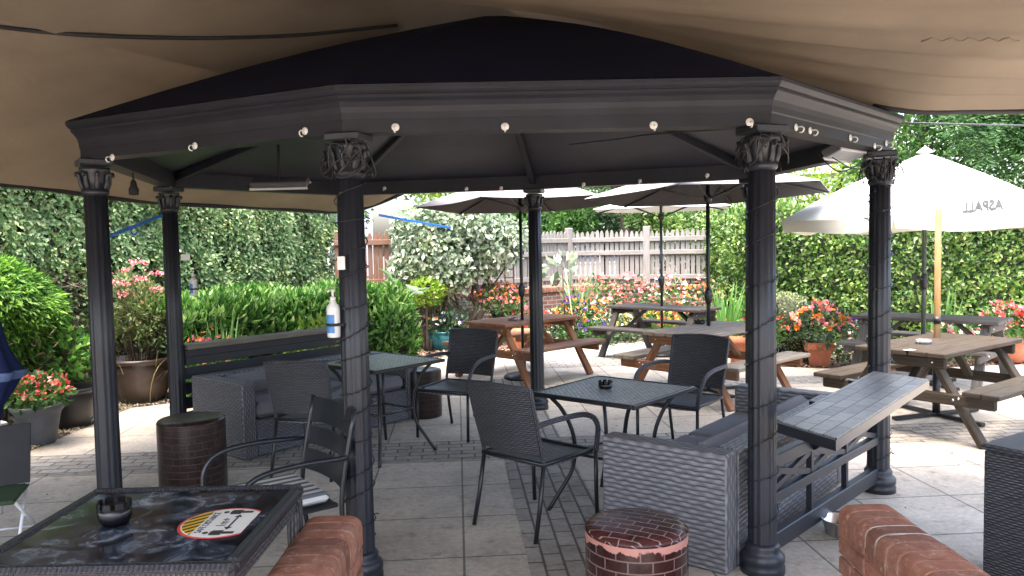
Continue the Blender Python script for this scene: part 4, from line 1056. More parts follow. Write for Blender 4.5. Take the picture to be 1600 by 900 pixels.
# ================================================================== parasols
def parasol(label, loc, top, edge, rad, n, rot, mat, polem, pole_r, tilt=(0, 0), val=0, sagk=.05, pmat=None, base='round', pz=0, metalrib='black', scallop=0, umat=None):
    t = thing('parasol', label, 'parasol', (loc[0], loc[1], .008), 0, 'open parasols over the picnic tables')
    rm = Matrix.Rotation(tilt[0], 3, 'X') @ Matrix.Rotation(tilt[1], 3, 'Y'); o = Vector((0, 0, top))
    def T(p): return o + rm @ (Vector(p) - o)
    k = 6; P = []
    for i in range(9):
        u = max(.02, i / 8); row = []
        for s in range(n):
            a0, a1 = rot + 2 * PI * s / n, rot + 2 * PI * (s + 1) / n
            for j in range(k):
                w = j / k; p0 = Vector((math.cos(a0), math.sin(a0))); p1 = Vector((math.cos(a1), math.sin(a1))); q = p0.lerp(p1, w)
                sg = math.sin(PI * w); q *= (1 - scallop * sg * u)
                z = edge + (top - edge) * (1 - u) ** .92 + sagk * .6 * math.sin(PI * u) * .5 - sagk * sg * u * (1.2 - u)
                row.append(T((q.x * rad * u, q.y * rad * u, z)))
        P.append(row)
    V = [p for row in P for p in row]; c = n * k
    m = MB(); m.grid(P, 0, False, True); B = [[p - Vector((0, 0, .004)) for p in row] for row in P]; m.grid([r[::-1] for r in B], 1, False, True)
    m.add([*P[-1], *B[-1]], [(j, c + j, c + (j + 1) % c, (j + 1) % c) for j in range(c)])
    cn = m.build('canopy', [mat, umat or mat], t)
    if val:
        rows = [[p + Vector((0, 0, .001)) for p in P[-1]], [p + Vector((0, 0, -val * (1 - .12 * math.sin(j * 1.3)))) + Vector(((p.x - 0) * -.012, p.y * -.012, 0)) for j, p in enumerate(P[-1])]]
        for s in range(n):
            m = MB(); idx = [(s * k + j) % c for j in range(k + 1)]
            q0, q1 = [rows[0][i] for i in idx], [rows[1][i] for i in idx]
            cx = sum(q0, Vector()) / len(q0); q1 = [p + (cx - p).normalized() * (.02 if i in (0, k) else 0) for i, p in enumerate(q1)]
            m.slab([q0, q1], Vector((cx.x, cx.y, 0)).normalized(), .003); m.build('valance', mat, t)
    m = MB(); m.lathe([(.03, -.01), (.09, .0), (.05, .03), (.012, .06), (.0, .075)], (0, 0, top), 12); m.build('finial', mat, t)
    for s in range(n):
        a = rot + 2 * PI * s / n; e = Vector((math.cos(a), math.sin(a)))
        m = MB(); m.bar(T((e.x * .03, e.y * .03, top - .03)), T((e.x * rad * .985, e.y * rad * .985, edge - .012)), .012, .018)
        r_ = m.build('rib', M[metalrib], t)
        m = MB(); m.bar(T((e.x * .03, e.y * .03, top - .42 * (top - edge) - .22)), T((e.x * rad * .5, e.y * rad * .5, edge + (top - edge) * .5 - .03)), .01, .014); m.build('strut', M[metalrib], r_)
    m = MB(); m.tube([(0, 0, .03), (0, 0, top - .02)], pole_r, 12); m.build('pole', polem, t)
    m = MB(); m.lathe([(pole_r + .004, -.05), (pole_r + .022, -.03), (pole_r + .022, .03), (pole_r + .004, .05)], (0, 0, top - .42 * (top - edge) - .22), 12); m.build('runner', M[metalrib], t)
    if pz:
        m = MB(); m.lathe([(pole_r + .002, -.09), (pole_r + .015, -.06), (pole_r + .022, 0), (pole_r + .015, .05), (pole_r + .002, .08)], (0, 0, pz), 12); m.tube([(0, -.02, pz + .02), (-.05, -.03, pz + .02), (-.07, -.03, pz + .06)], .008, 6); m.build('crank', M['black'], t)
    m = MB()
    if base == 'round': m.lathe([(.235, 0), (.235, .03), (.20, .055), (.07, .075), (.04, .09), (.035, .28), (pole_r, .29)], n=28)
    else:
        for a in (R(18), R(108)): m.box((0, 0, .02), (.9, .045, .03), a, .004)
        m.tube([(0, 0, .03), (0, 0, .45)], pole_r + .006, 10)
    m.build('base', M['black'], t); return t
def pole_at(px, py): q = G(px, py, TZ); return (q.x, q.y)
pa = pole_at(816, 500)
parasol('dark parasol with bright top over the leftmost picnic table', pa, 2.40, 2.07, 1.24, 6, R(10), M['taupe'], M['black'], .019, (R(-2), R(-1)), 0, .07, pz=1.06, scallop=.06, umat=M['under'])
pc = pole_at(1107, 509)
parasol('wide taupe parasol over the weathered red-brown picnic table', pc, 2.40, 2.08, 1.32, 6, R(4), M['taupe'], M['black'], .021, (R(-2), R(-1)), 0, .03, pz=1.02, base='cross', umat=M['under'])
pq = G(1034, 478, TZ)
parasol('pale parasol over the black picnic table, mostly hidden by the taupe one', (pq.x, pq.y), 2.25, 2.06, 1.05, 6, R(20), M['offw'], M['black'], .019, (0, 0), 0, .04, pz=1.05)
pv = G(1443, 500, TZ)
t = parasol('big bright cream parasol with a green pole over the dark picnic table by the hedge', (pv.x, pv.y), 2.50, 1.80, 1.48, 6, R(172), M['cream'], M['polegrn'], .023, (0, 0), .135, .05, base='cross', pz=1.12)
# mirrored print along the front panel
tree = bvh([q for q in t.children if q.name.startswith('canopy')][0]); me = text_mesh('ASPALL', .18, 0, .007)
V = []; xs = [v.co.x for v in me.vertices]; x0, x1 = min(xs), max(xs); hits = 0
p0, p1 = Vector((1568, 319)), Vector((1503, 325))
for v in me.vertices:
    u = (v.co.x - x0) / (x1 - x0); q = p0.lerp(p1, u); q.y -= v.co.y * 120
    d = ray(q.x, q.y).normalized(); h = tree.ray_cast(EYE - Vector(t.location), d)
    hits += h[0] is not None; V.append((h[0] - d * .03) if h[0] is not None else None)
ok = [p for p in V if p is not None]
V = [p if p is not None else ok[0] for p in V]
m = MB(); m.add(V, [tuple(p.vertices) for p in me.polygons]); m.build('lettering', M['print'], t)
pw = G(1464, 528, TZ); t = thing('parasol_pole', 'bare pale wooden parasol pole without canopy, standing through the brown picnic table', 'parasol pole', (pw.x, pw.y, .008))
m = MB(); m.tube([(0, 0, .03), (0, 0, 1.835)], .026, 14); m.build('pole', M['pole_wood'], t)
m = MB(); m.lathe([(.028, -.03), (.031, -.03), (.031, .03), (.028, .03)], (0, 0, .86), 14, cap=False); m.build('collar', M['black'], t)
m = MB()
for a in (R(18), R(108)): m.box((0, 0, .02 + a * .0005), (.95, .05, .03), a, .004)
m.tube([(0, 0, .03), (0, 0, .42)], .032, 12); m.build('base', M['black'], t)

# ================================================================== sanitiser bottles and plates on the columns
def bottle(label, loc, s, rz):
    t = thing('sanitiser_bottle', label, 'bottle', loc, rz); t.scale = (s,) * 3
    m = MB(); m.lathe([(.030, 0), (.034, .006), (.034, .15), (.030, .165), (.016, .18), (.014, .195)], n=24); m.build('body', M['white'], t)
    m = MB(); P = [[(.0352 * math.cos(a), .0352 * math.sin(a), z) for a in [R(-160 + 10 * q) for q in range(12)]] for z in (.025, .12)]; m.slab(P, (0, -1, 0), .0006); m.build('label_panel', plain('label_blue', (.06, .22, .5), .4, .3, 22), t)
    m = MB(); m.lathe([(.015, .19), (.015, .21), (.006, .212), (.006, .235), (.012, .24), (.012, .25), (0, .252)], n=14); m.tube([(0, 0, .244), (.0, -.035, .246), (0, -.045, .238)], .005, 6); m.build('pump', M['white'], t)
    m = MB(); m.lathe([(.036, .06), (.0385, .06), (.0385, .075), (.036, .075)], n=24, cap=False); m.box((.05, 0, .0675), (.03, .02, .014)); m.build('holder', M['hem'], t)
q = D(522, 527, 3.62); bottle('white sanitiser pump bottle with blue label on the near left column', (q.x, q.y, q.z), .9, R(-20))
q = D(303, 462, 6.38); bottle('greyish sanitiser bottle on the column at the end of the left railing', (q.x, q.y, q.z), .82, R(-30))
def plate(label, px, py, Y, w, h, rz=0):
    m = MB(); m.box((0, 0, 0), (w, .008, h), 0, .002); m.lathe([(.004, 0), (.004, .004)], (0, -.004, h * .1), 8, rot=Matrix.Rotation(PI / 2, 3, 'X')); o = m.build('fixing_plate', M['white']); o.location = D(px, py, Y); o.rotation_euler.z = rz; tag(o, label, 'plate')
plate('small white plate screwed to the near left column above the bottle', 533, 411, 3.588, .036, .062)
plate('small white plate on the column beside the left railing', 290, 402, 6.366, .075, .05)

# ================================================================== planting
def lumpy_core(name, c, rad, mat, par, seed=0, k=.8, n=16):
    m = MB(); P = []
    for i in range(n + 1):
        th = PI * i / n; row = []
        for j in range(2 * n):
            a = 2 * PI * j / (2 * n); d = np.array([math.sin(th) * math.cos(a), math.sin(th) * math.sin(a), math.cos(th)])
            q = 1 + .16 * float(lump(d[None] * 1.0, 4, seed)[0]); row.append((c[0] + d[0] * rad[0] * k * q, c[1] + d[1] * rad[1] * k * q, c[2] + d[2] * rad[2] * k * q))
        P.append(row)
    m.grid(P[::-1], 0, True, True); return m.build(name, mat, par)
def bush(name, label, cat, c, rad, n, L, Wd, mat, seed, group=None, up=.3, core=.78, stem=None, lumpy=.16, shell=.28, fold=.25, out=1., shape=None):
    t = thing(name, label, cat, (c[0], c[1], 0), 0, group); cz = c[2]
    P, d = blob_pts(n, (0, 0, cz), rad, seed, lumpy, shell); k = P[:, 2] > .02; P, d = P[k], d[k]; n = len(P)
    dirs = d * out + RNG.normal(size=(n, 3)) * .55 + np.array([0, 0, up])
    leaves('foliage', P, dirs, L * RNG.uniform(.65, 1.25, n), Wd * RNG.uniform(.7, 1.2, n), mat, t, fold, d)
    if core: lumpy_core('shade_core', (0, 0, cz), rad, M['core'], t, seed, core)
    if stem:
        m = MB()
        for k in range(stem): a = k * 2.4; m.tube(bez([(.04 * math.cos(a), .04 * math.sin(a), 0), (.1 * math.cos(a), .1 * math.sin(a), cz * .5), (rad[0] * .5 * math.cos(a), rad[1] * .5 * math.sin(a), cz + rad[2] * .4)], 4), [.02] * 4 + [.016] * 4 + [.008], 6)
        m.build('stems', M['bark'], t)
    return t
def hedge(name, label, line, hgt, depth, n, L, Wd, mat, seed, droop=0, up=.2, dirn=None, topround=.25, lumps=.16, base=.0, lat=.5, zfun=None, frond=False):
    """leafy hedge along a polyline (front face), thickness depth behind it (left-hand side of travel is the front)"""
    t = thing(name, label, 'hedge', (line[0][0], line[0][1], 0)); o = np.array([line[0][0], line[0][1], 0.])
    pts = [np.array(p, float) for p in line]; seg = [np.linalg.norm(pts[i + 1] - pts[i]) for i in range(len(pts) - 1)]; tot = sum(seg); cs = np.concatenate([[0], np.cumsum(seg)])
    def pos(s):
        s = np.clip(s, 0, tot - 1e-6); i = np.clip(np.searchsorted(cs, s, 'right') - 1, 0, len(seg) - 1); u = (s - cs[i]) / np.array(seg)[i]
        A = np.array(pts[:-1])[i]; B = np.array(pts[1:])[i]; q = A + (B - A) * u[:, None]; e = unit(B - A); return q, np.stack([e[:, 1], -e[:, 0]], 1)
    s = RNG.uniform(0, tot, n); per = hgt + depth; v = RNG.uniform(base, per, n)
    q, nn = pos(s)
    def surf(s, v, q, nn):
        r = min(topround, depth / 2)
        z = np.minimum(v, hgt); bk = np.maximum(0, v - hgt)
        N3 = np.concatenate([nn, np.zeros((len(s), 1))], 1)
        ang = np.clip((v - (hgt - r)) / (2 * r), 0, 1) * PI / 2
        nrm = N3 * np.cos(ang)[:, None] + np.array([0, 0, 1.]) * np.sin(ang)[:, None]
        zz = np.where(v < hgt - r, v, np.where(v < hgt + r, hgt - r + r * np.sin(ang), hgt)); inn = np.where(v < hgt - r, 0, np.where(v < hgt + r, r * (1 - np.cos(ang)), bk))
        if zfun is not None: zz = zz * zfun(s)
        P = np.concatenate([q - nn * inn[:, None], zz[:, None]], 1)
        lm = lump(P * np.array([1, 1, 1.3]), 1.9, seed) * lumps + lump(P, 5, seed + 1) * lumps * .45
        return P + nrm * lm[:, None], nrm
    P, nrm = surf(s, v, q, nn); P -= nrm * (RNG.random(n)[:, None] ** 1.6) * .16
    e3 = np.concatenate([np.stack([-nn[:, 1], nn[:, 0]], 1), np.zeros((n, 1))], 1)
    dirs = nrm * .8 + RNG.normal(size=(n, 3)) * lat + np.array([0, 0, up - droop])
    if dirn is not None: dirs = dirs + e3 * dirn * RNG.choice([-1, 1], n)[:, None]
    if frond:
        dirs = unit(dirs); s_ = unit(np.cross(dirs, nrm + RNG.normal(size=(n, 3)) * .25)); O, Dd, Sz = [], [], []
        for q in range(5):
            for sg in (-1, 1): O.append(P + dirs * L * .24 * q + np.array([0, 0, -.012 * q * q * L / .15])); Dd.append(s_ * sg * .75 + dirs); Sz.append(np.full(n, 1.1 - .15 * q))
        O.append(P + dirs * L * 1.1); Dd.append(dirs + np.array([0, 0, -.3])); Sz.append(np.full(n, .7))
        Pn, dn, sz = np.concatenate(O), np.concatenate(Dd), np.concatenate(Sz); N2 = np.tile(nrm, (len(O), 1))
        leaves('foliage', Pn - o, dn, L * .62 * sz * RNG.uniform(.7, 1.2, len(Pn)), Wd, mat, t, .1, N2)
    else: leaves('foliage', P - o, dirs, L * RNG.uniform(.6, 1.3, n), Wd * RNG.uniform(.7, 1.25, n), mat, t, .25, nrm)
    a = int(tot / .16) + 2; b = int(per / .14) + 2
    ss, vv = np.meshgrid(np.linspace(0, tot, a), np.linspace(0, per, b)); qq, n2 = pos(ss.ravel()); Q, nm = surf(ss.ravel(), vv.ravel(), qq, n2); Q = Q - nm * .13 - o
    m = MB(); m.grid([[tuple(Q[i * a + j]) for j in range(a)] for i in range(b)]); m.build('shade_core', M['core'], t)
    return t
def blades(name, label, loc, n, h, w, spread, mat, cat='plant', bend=.35, group=None, flowers=None):
    t = thing(name, label, cat, (loc[0], loc[1], .0), 0, group); V = []; Fc = []
    for i in range(n):
        a = random.uniform(0, 6.28); rr = spread * math.sqrt(random.random()); x, y = rr * math.cos(a) * .5, rr * math.sin(a) * .5; H = h * random.uniform(.55, 1.1)
        lean = random.uniform(.05, bend) ; a2 = a + random.uniform(-.6, .6); dx, dy = math.cos(a2), math.sin(a2); px, py = -dy, dx; b0 = len(V); k = 6
        for j in range(k + 1):
            u = j / k; wd = w * (1 - u ** 2.2) * (.6 + .4 * min(1, u * 4)) / 2; off = lean * H * u ** 2; z = H * (u - .28 * lean * u ** 3)
            c = (x + dx * off, y + dy * off); V += [(c[0] + px * wd, c[1] + py * wd, z), (c[0] - px * wd, c[1] - py * wd, z)]
        for j in range(k): q = b0 + 2 * j; Fc += [(q, q + 1, q + 3), (q, q + 3, q + 2)]
    trimesh('leaves', np.array(V), np.array(Fc), mat, t); return t
def blossoms(par, P, r, mat, npet=6, name='blossoms'):
    P = np.asarray(P); n = len(P); Q = np.repeat(P, npet, 0); a = np.tile(np.arange(npet) * 2 * PI / npet, n) + np.repeat(RNG.uniform(0, 6, n), npet)
    ax = unit(RNG.normal(size=(n, 3)) * .6 + np.array([0, -.5, .8])); u = unit(np.cross(ax, RNG.normal(size=(n, 3)))); v = np.cross(ax, u)
    U, Vv, A = np.repeat(u, npet, 0), np.repeat(v, npet, 0), np.repeat(ax, npet, 0)
    d = U * np.cos(a)[:, None] + Vv * np.sin(a)[:, None] + A * .45
    return leaves(name, Q, d, r * RNG.uniform(.8, 1.2, n * npet), r * .8, mat, par, .15, A)
def flowering(name, label, loc, rad, h, nl, cols, nf, fr, leafmat=G1, leaf=(.06, .035), seed=0, z0=0., cat='flowers', group=None, par=None, spike=0):
    t = par or thing(name, label, cat, (loc[0], loc[1], loc[2] if len(loc) > 2 else 0), 0, group)
    P, d = blob_pts(nl, (0, 0, z0 + h * .5), (rad, rad, h * .5), seed, .2, .5); 
    leaves('foliage', P, d + RNG.normal(size=(len(P), 3)) * .5 + np.array([0, 0, .3]), leaf[0] * RNG.uniform(.6, 1.3, len(P)), leaf[1], leafmat, t, .2, d)
    for i, c in enumerate(cols):
        Q, d = blob_pts(nf * 3, (0, 0, z0 + h * .55), (rad * 1.02, rad * 1.02, h * .52), seed + i + 1, .22, .1); Q = Q[Q[:, 2] > z0 + h * .42][:nf]
        blossoms(t, Q, fr, c)
    return t
def pot(name, label, loc, r, h, mat, style='round', plant=None, rz=0, lean=0):
    t = thing(name, label, 'plant pot', loc, rz); m = MB()
    if lean: t.rotation_euler = (lean, lean * .5, rz)
    if style == 'belly': pr = [(r * .62, 0), (r * .70, .02), (r * .90, h * .38), (r * .99, h * .72), (r * .98, h * .86), (r * .97, h * .9), (r * 1.06, h * .92), (r * 1.07, h), (r * .93, h), (r * .9, h * .84), (0, h * .84)]
    elif style == 'bell': pr = [(r * .60, 0), (r * .62, .015), (r * .72, h * .3), (r * .84, h * .7), (r * .88, h * .8), (r * 1.0, h * .88), (r * 1.04, h * .94), (r * 1.02, h), (r * .9, h), (r * .86, h * .86), (0, h * .86)]
    else: pr = [(r * .66, 0), (r * .68, .01), (r * .90, h * .78), (r * 1.0, h * .80), (r * 1.02, h), (r * .9, h), (r * .86, h * .86), (0, h * .86)]
    if style == 'square':
        m.lathe([(q * 1.22, z) for q, z in pr], n=4, smooth=False, cap=False)
        for k in range(4):
            a = k * PI / 2 + PI / 4
            for j in range(5):
                e = -.8 + .4 * j; m.lathe([(0, -.006), (r * .2, -.004), (r * .2, .004), (0, .006)], (math.cos(a) * r * .89 - math.sin(a) * e * r * .85, math.sin(a) * r * .89 + math.cos(a) * e * r * .85, h * .80), 12, rot=Matrix.Rotation(a, 3, 'Z') @ Matrix.Rotation(PI / 2, 3, 'Y'))
    else: m.lathe(pr, n=32, cap=False)
    m.build('vessel', mat, t)
    m = MB(); m.lathe([(0, h * .87), (r * .84, h * .865)], n=16, cap=False); m.build('compost', M['soil'], t)
    return t

# --- hedges
hedge('conifer_hedge', 'tall clipped conifer hedge filling the left side behind the pots', [(-6.6, 3.2), (-5.35, 7.0), (-4.15, 10.0), (-2.78, 12.35)], 3.1, 1.2, 13500, .15, .033, G3, 3, droop=.30, lat=.4, dirn=.6, lumps=.19, frond=True)
P = []
tw = thing('dead_branches', 'bare brown dead patch at the foot of the conifer hedge', 'branches', (-5.4, 6.8, 0))
n = 2600; s = RNG.random(n); A = np.array([[-5.75, 5.8, 0]]) + s[:, None] * np.array([[1.12, 3.55, 0]]); A[:, 2] = .25 + RNG.random(n) * 1.15; A[:, 0] += .20 + RNG.normal(0, .06, n)
leaves('twigs', A - np.array([-5.4, 6.8, 0]), RNG.normal(size=(n, 3)) * np.array([.5, 1, .35]) + np.array([.5, 0, -.1]), .24 * RNG.uniform(.4, 1.2, n), .012, GD, tw, .05)
hedge('laurel_hedge', 'glossy low laurel hedge behind the left railing', [(-3.35, 7.9), (-2.85, 8.75), (-1.65, 10.05)], 1.06, .95, 7000, .125, .042, G8, 8, up=.75, lat=.38, lumps=.07, topround=.22)
bush('laurel_bush', 'rounded glossy laurel bush just right of the near left column', 'bush', (-1.62, 10.15, .48), (.33, .42, .56), 2200, .14, .042, G8, 21, up=.6)
hedge('leafy_hedge', 'big broad leaved hedge closing the right side of the garden', [(3.55, 15.0), (3.72, 12.7), (5.9, 11.35), (12, 10.6)], 2.12, 1.5, 46000, .085, .046, G7, 5, up=.25, lat=.6, lumps=.14, topround=.3)
# --- trees beyond
def tree(name, label, loc, h, rad, crown_z, n, L, Wd, mat, seed, trunk=.16, group='trees beyond the fence and hedges', lobes=9, droop=0, compound=False):
    t = thing(name, label, 'tree', (loc[0], loc[1], 0), 0, group); r = np.random.default_rng(seed)
    m = MB(); m.tube(bez([(0, 0, 0), (.08, .03, h * .3), (-.05, .05, h * .6), (.03, 0, h * .86)], 4), [trunk * (1 - .75 * i / 12) for i in range(13)], 10)
    cen = []
    for k in range(lobes):
        d = unit(r.normal(size=(1, 3)))[0]; c = np.array([0, 0, crown_z]) + d * np.array(rad) * r.uniform(.35, .75); cen.append(c)
        m.tube(bez([(0, 0, h * .35 + .05 * k), tuple(np.array([0, 0, h * .4]) * .5 + c * .5), tuple(c)], 4), [trunk * .4 - trunk * .3 * i / 8 for i in range(9)], 6)
    m.build('trunk', M['bark'], t)
    Ps, Ds = [], []
    for c in cen:
        rr = np.array(rad) * r.uniform(.32, .55); P, d = blob_pts(n // lobes, c, rr, seed, .3, .6); Ps.append(P); Ds.append(d)
    P, d = np.concatenate(Ps), np.concatenate(Ds)
    dirs = d * .7 + RNG.normal(size=P.shape) * .6 + np.array([0, 0, -droop])
    if compound:   # feathery leaves: pairs of leaflets along a rachis
        dirs = unit(dirs); off = []; dd = []
        s_ = unit(np.cross(dirs, np.array([0, 0, 1.]) + RNG.normal(size=P.shape) * .2))
        for q in range(7):
            for sg in (-1, 1): off.append(P + dirs * .075 * q); dd.append(s_ * sg + dirs * .45 + np.array([0, 0, -.25]))
        P, dirs = np.concatenate(off), np.concatenate(dd)
    leaves('crown', P, dirs, L * RNG.uniform(.6, 1.3, len(P)), Wd * RNG.uniform(.7, 1.2, len(P)), mat, t, .2)
    return t
tree('feathery_tree', 'dark feathery leaved tree at the top right behind the cream parasol', (9.2, 12.6), 5.2, (2.2, 1.6, 1.9), 3.3, 2600, .11, .034, G2, 31, compound=True, lobes=10)
tree('garden_tree', 'light green loose tree behind the right hedge beside the gazebo column', (8.2, 15.5), 5.4, (2.1, 1.8, 2.2), 3.5, 9000, .13, .06, G1, 32)
tree('garden_tree', 'small yellow green tree between the gazebo and the cream parasol', (7.3, 17.2), 3.9, (1.7, 1.5, 1.5), 2.6, 5000, .13, .06, G4, 33)
tree('garden_tree', 'mid green tree at the right frame edge behind the big hedge', (12.5, 15.5), 6, (2.5, 2, 2.6), 3.6, 8000, .14, .06, G1, 34)
tree('garden_tree', 'green tree in front of the pale house beyond the picket fence', (.6, 20), 5.2, (1.7, 1.6, 1.8), 3.2, 6000, .14, .07, G1, 35)
tree('garden_tree', 'leafy tree with a thick grey trunk behind the fence post', (2.55, 17.2), 6.5, (1.9, 1.6, 1.6), 4.0, 5000, .14, .07, G1, 36, trunk=.27)
tree('conifer_tree', 'dark layered conifer behind the right end of the picket fence', (4.3, 18.5), 5.2, (1.7, 1.5, 1.9), 2.8, 9000, .2, .035, G3, 37, droop=.3)
tree('garden_tree', 'pale green tree behind the gap between conifer hedge and bush', (-4.6, 18.5), 5.5, (1.9, 1.8, 2.3), 3.4, 6000, .15, .07, G1, 38)
tree('garden_tree', 'broad green tree behind the variegated bush', (-1.6, 21), 6.5, (2.6, 2, 2.4), 4.2, 8000, .16, .08, G1, 39)
tree('garden_tree', 'tall green tree far behind the conifer beyond the fence', (6.0, 23), 7, (2.8, 2.2, 2.8), 3.9, 8000, .17, .08, G1, 40)
tree('garden_tree', 'leafy tree behind the picket fence corner', (.2, 19), 5.5, (1.8, 1.6, 1.7), 3.0, 7000, .14, .07, G1, 41)
tree('garden_tree', 'bushy tree in front of the pale house, right of the grey trunk', (4.2, 26), 6.5, (2.6, 2, 2.4), 3.4, 8000, .17, .08, G1, 42)
tree('garden_tree', 'light tree behind the left half of the picket fence', (-.9, 17), 4.6, (1.4, 1.2, 1.4), 2.9, 5000, .13, .06, G4, 43)
for k, (x, y, lb) in enumerate([(.9, 17.5, 'low bushy tree behind the left post of the pale picket fence'), (2.3, 19.5, 'low bushy tree left of the grey trunk beyond the fence'), (3.5, 16.6, 'low bushy tree right of the grey trunk beyond the fence'), (-.2, 15.6, 'low bushy tree between the bush and the fence corner')]):
    tree('garden_tree', lb, (x, y), 3.2, (1.15, .9, .85), 2.15, 4200, .12, .06, [G1, G9, G7, G1][k], 120 + k, trunk=.08)
# --- variegated bush with twisting trunks
VB = (-.62, 12.15)
t = thing('variegated_bush', 'large variegated shrub with silvery leaves and twisting bare trunks', 'shrub', (*VB, 0))
m = MB()
for pts, r0 in [([(.05, 0, 0), (.02, .05, .28), (.10, 0, .5), (.17, .02, .62), (.12, .05, .82), (-.02, 0, 1.15), (-.1, 0, 1.5)], .058), ([(.17, .02, .62), (.22, .05, .72), (.12, .1, .85), (.28, .1, 1.15), (.35, .05, 1.4)], .045),
                ([(-.35, .1, 0), (-.32, .1, .2), (-.1, .05, .42), (.05, .1, .62), (-.02, .12, .8), (.05, .1, 1.1)], .05), ([(-.7, .05, 0), (-.45, .0, .16), (-.15, .05, .18), (.08, .05, .08), (.15, .05, 0)], .05),
                ([(-.55, .1, 0), (-.5, .1, .5), (-.42, .05, .9), (-.6, .1, 1.3), (-.8, .1, 1.6)], .038), ([(-.3, .1, .25), (-.22, .05, .6), (-.35, .1, 1.0), (-.3, .1, 1.5)], .034), ([(-.1, .05, .42), (.02, -.05, .5), (.08, 0, .75), (.3, .05, .95), (.52, .1, 1.25)], .028),
                ([(-.62, .1, .1), (-.75, .08, .6), (-.9, .05, 1.1), (-1.0, .1, 1.4)], .025)]:
    q = bez(pts, 5); m.tube(q, [r0 * (1 - .55 * i / len(q)) + .004 * math.sin(i * 1.7) for i in range(len(q))], 8)
m.build('trunk', M['bark'], t)
Ps, Ds = [], []
for c, rr, n in [((-.55, 0, 1.45), (.62, .55, .46), 2300), ((-.2, .1, 1.95), (.62, .55, .4), 1900), ((.3, .05, 1.62), (.45, .45, .40), 1300), ((-.95, .05, 1.25), (.36, .4, .34), 900), ((-.75, 0, 1.9), (.5, .5, .36), 1300), ((.62, .1, 1.72), (.26, .3, .30), 480), ((-.35, -.1, 1.15), (.42, .4, .26), 900), ((.18, 0, 1.25), (.22, .22, .16), 160), ((.05, -.1, 1.9), (.42, .4, .3), 800), ((-.3, .3, .45), (.5, .2, .3), 300)]:
    P, d = blob_pts(n, c, rr, 51, .25, .5); Ps.append(P); Ds.append(d)
P, d = np.concatenate(Ps), np.concatenate(Ds)
leaves('crown', P, d * .5 + RNG.normal(size=P.shape) * .6 + np.array([0, -.25, -.15]), .115 * RNG.uniform(.6, 1.2, len(P)), .06, G6, t, .2, d)
m = MB()
bush('yellow_shrub', 'small yellow green shrub on bare stems in front of the variegated bush', 'shrub', (-1.30, 11.75, .92), (.27, .24, .2), 850, .07, .045, G4, 61, core=0, stem=5)
t = thing('broadleaf_plant', 'plant with a few very large pale leaves beside the near left column', 'plant', (-1.62, 11.4, 0))
leaves('leaves', [(0, 0, 1.02), (.05, 0, 1.06), (-.02, 0, .95), (.1, .02, 1.0), (-.1, .02, 1.08), (.02, .05, .88)], [(-.8, -.4, -.1), (.9, -.3, -.5), (.1, -.5, -.8), (.8, -.2, -.1), (-.5, .1, .6), (-.9, -.3, -.4)], .34, .15, G9, t, .15)
m = MB(); m.tube([(0, 0, 0), (.02, 0, .5), (.02, 0, 1.05)], .012, 6); m.build('stem', M['polegrn'], t)
# --- left pots
t = pot('big_pot', 'large dark brown glazed pot on the gravel holding a pink flowered shrub', (-4.0, 8.28, .01), .315, .47, M['brownp'], 'belly')
t = bush('pink_flowered_shrub', 'pink flowered shrub growing from the large brown pot', 'shrub', (-4.0, 8.28, .98), (.40, .36, .38), 1500, .09, .034, leafm('olive_leaf', [(.07, .12, .035), (.12, .19, .06), (.19, .26, .09), (.24, .22, .10)]), 71, core=0, lumpy=.25, shell=.7)
m = MB()
for k in range(22): a = k * 2.4; r1 = .12 + .2 * random.random(); m.tube(bez([(.1 * math.cos(a), .1 * math.sin(a), .42), (.75 * r1 * math.cos(a), .75 * r1 * math.sin(a), .65), (r1 * math.cos(a), r1 * math.sin(a), .95 + .25 * random.random())], 3), .006, 5)
m.build('stems', M['bark'], t)
c0 = []
for a in [(.05, -.1, 1.50), (.12, -.2, 1.33), (-.18, -.2, 1.30), (-.28, -.15, 1.38), (-.02, -.25, 1.28), (.25, -.15, 1.22), (.3, -.1, 1.38), (-.33, -.2, 1.14), (.02, -.32, 1.18), (-.08, -.05, 1.42)]:
    for k in range(26): c0.append((a[0] + random.gauss(0, .045), a[1] + random.gauss(0, .04), a[2] + random.gauss(0, .014)))
blossoms(t, c0, .017, FP, 5)
blades('grass_tuft', 'pale dry grass arching over the rim of the large brown pot', (-4.0, 8.28, 0), 44, .72, .012, .5, leafm('straw_leaf', [(.22, .24, .11), (.35, .33, .17)]), 'grass', .8)
t = pot('grey_pot', 'grey plastic pot of red begonias by the left edge', (-4.03, 6.50, .01), .20, .33, M['greyp'], 'bell')
flowering('begonias', 'red begonias in the grey pot', (-4.0, 6.46, .01), .25, .28, 320, [FR, FC], 60, .024, G1, (.07, .045), 72, .30)
t = thing('fern', 'green fern leaning out of the grey pot of red begonias', 'fern', (-4.18, 6.52, 0)); n = 420; s = RNG.random(n); b = RNG.integers(0, 9, n)
ba = b * .7; rr = s * .34; P = np.stack([rr * np.cos(ba), rr * np.sin(ba), .36 + .3 * s - .22 * s * s], 1); sg = RNG.choice([-1, 1], n)
leaves('fronds', P, np.stack([-np.sin(ba) * sg + .4 * np.cos(ba), np.cos(ba) * sg + .4 * np.sin(ba), -.2 * np.ones(n)], 1), .075 * (1.15 - s), .022, G1, t, .1, np.tile([0, 0, 1.], (n, 1)))
t = pot('black_pot', 'shiny black pot of leafy green plant behind the red begonias', (-4.12, 7.12, .01), .235, .36, M['blackp'], 'belly')
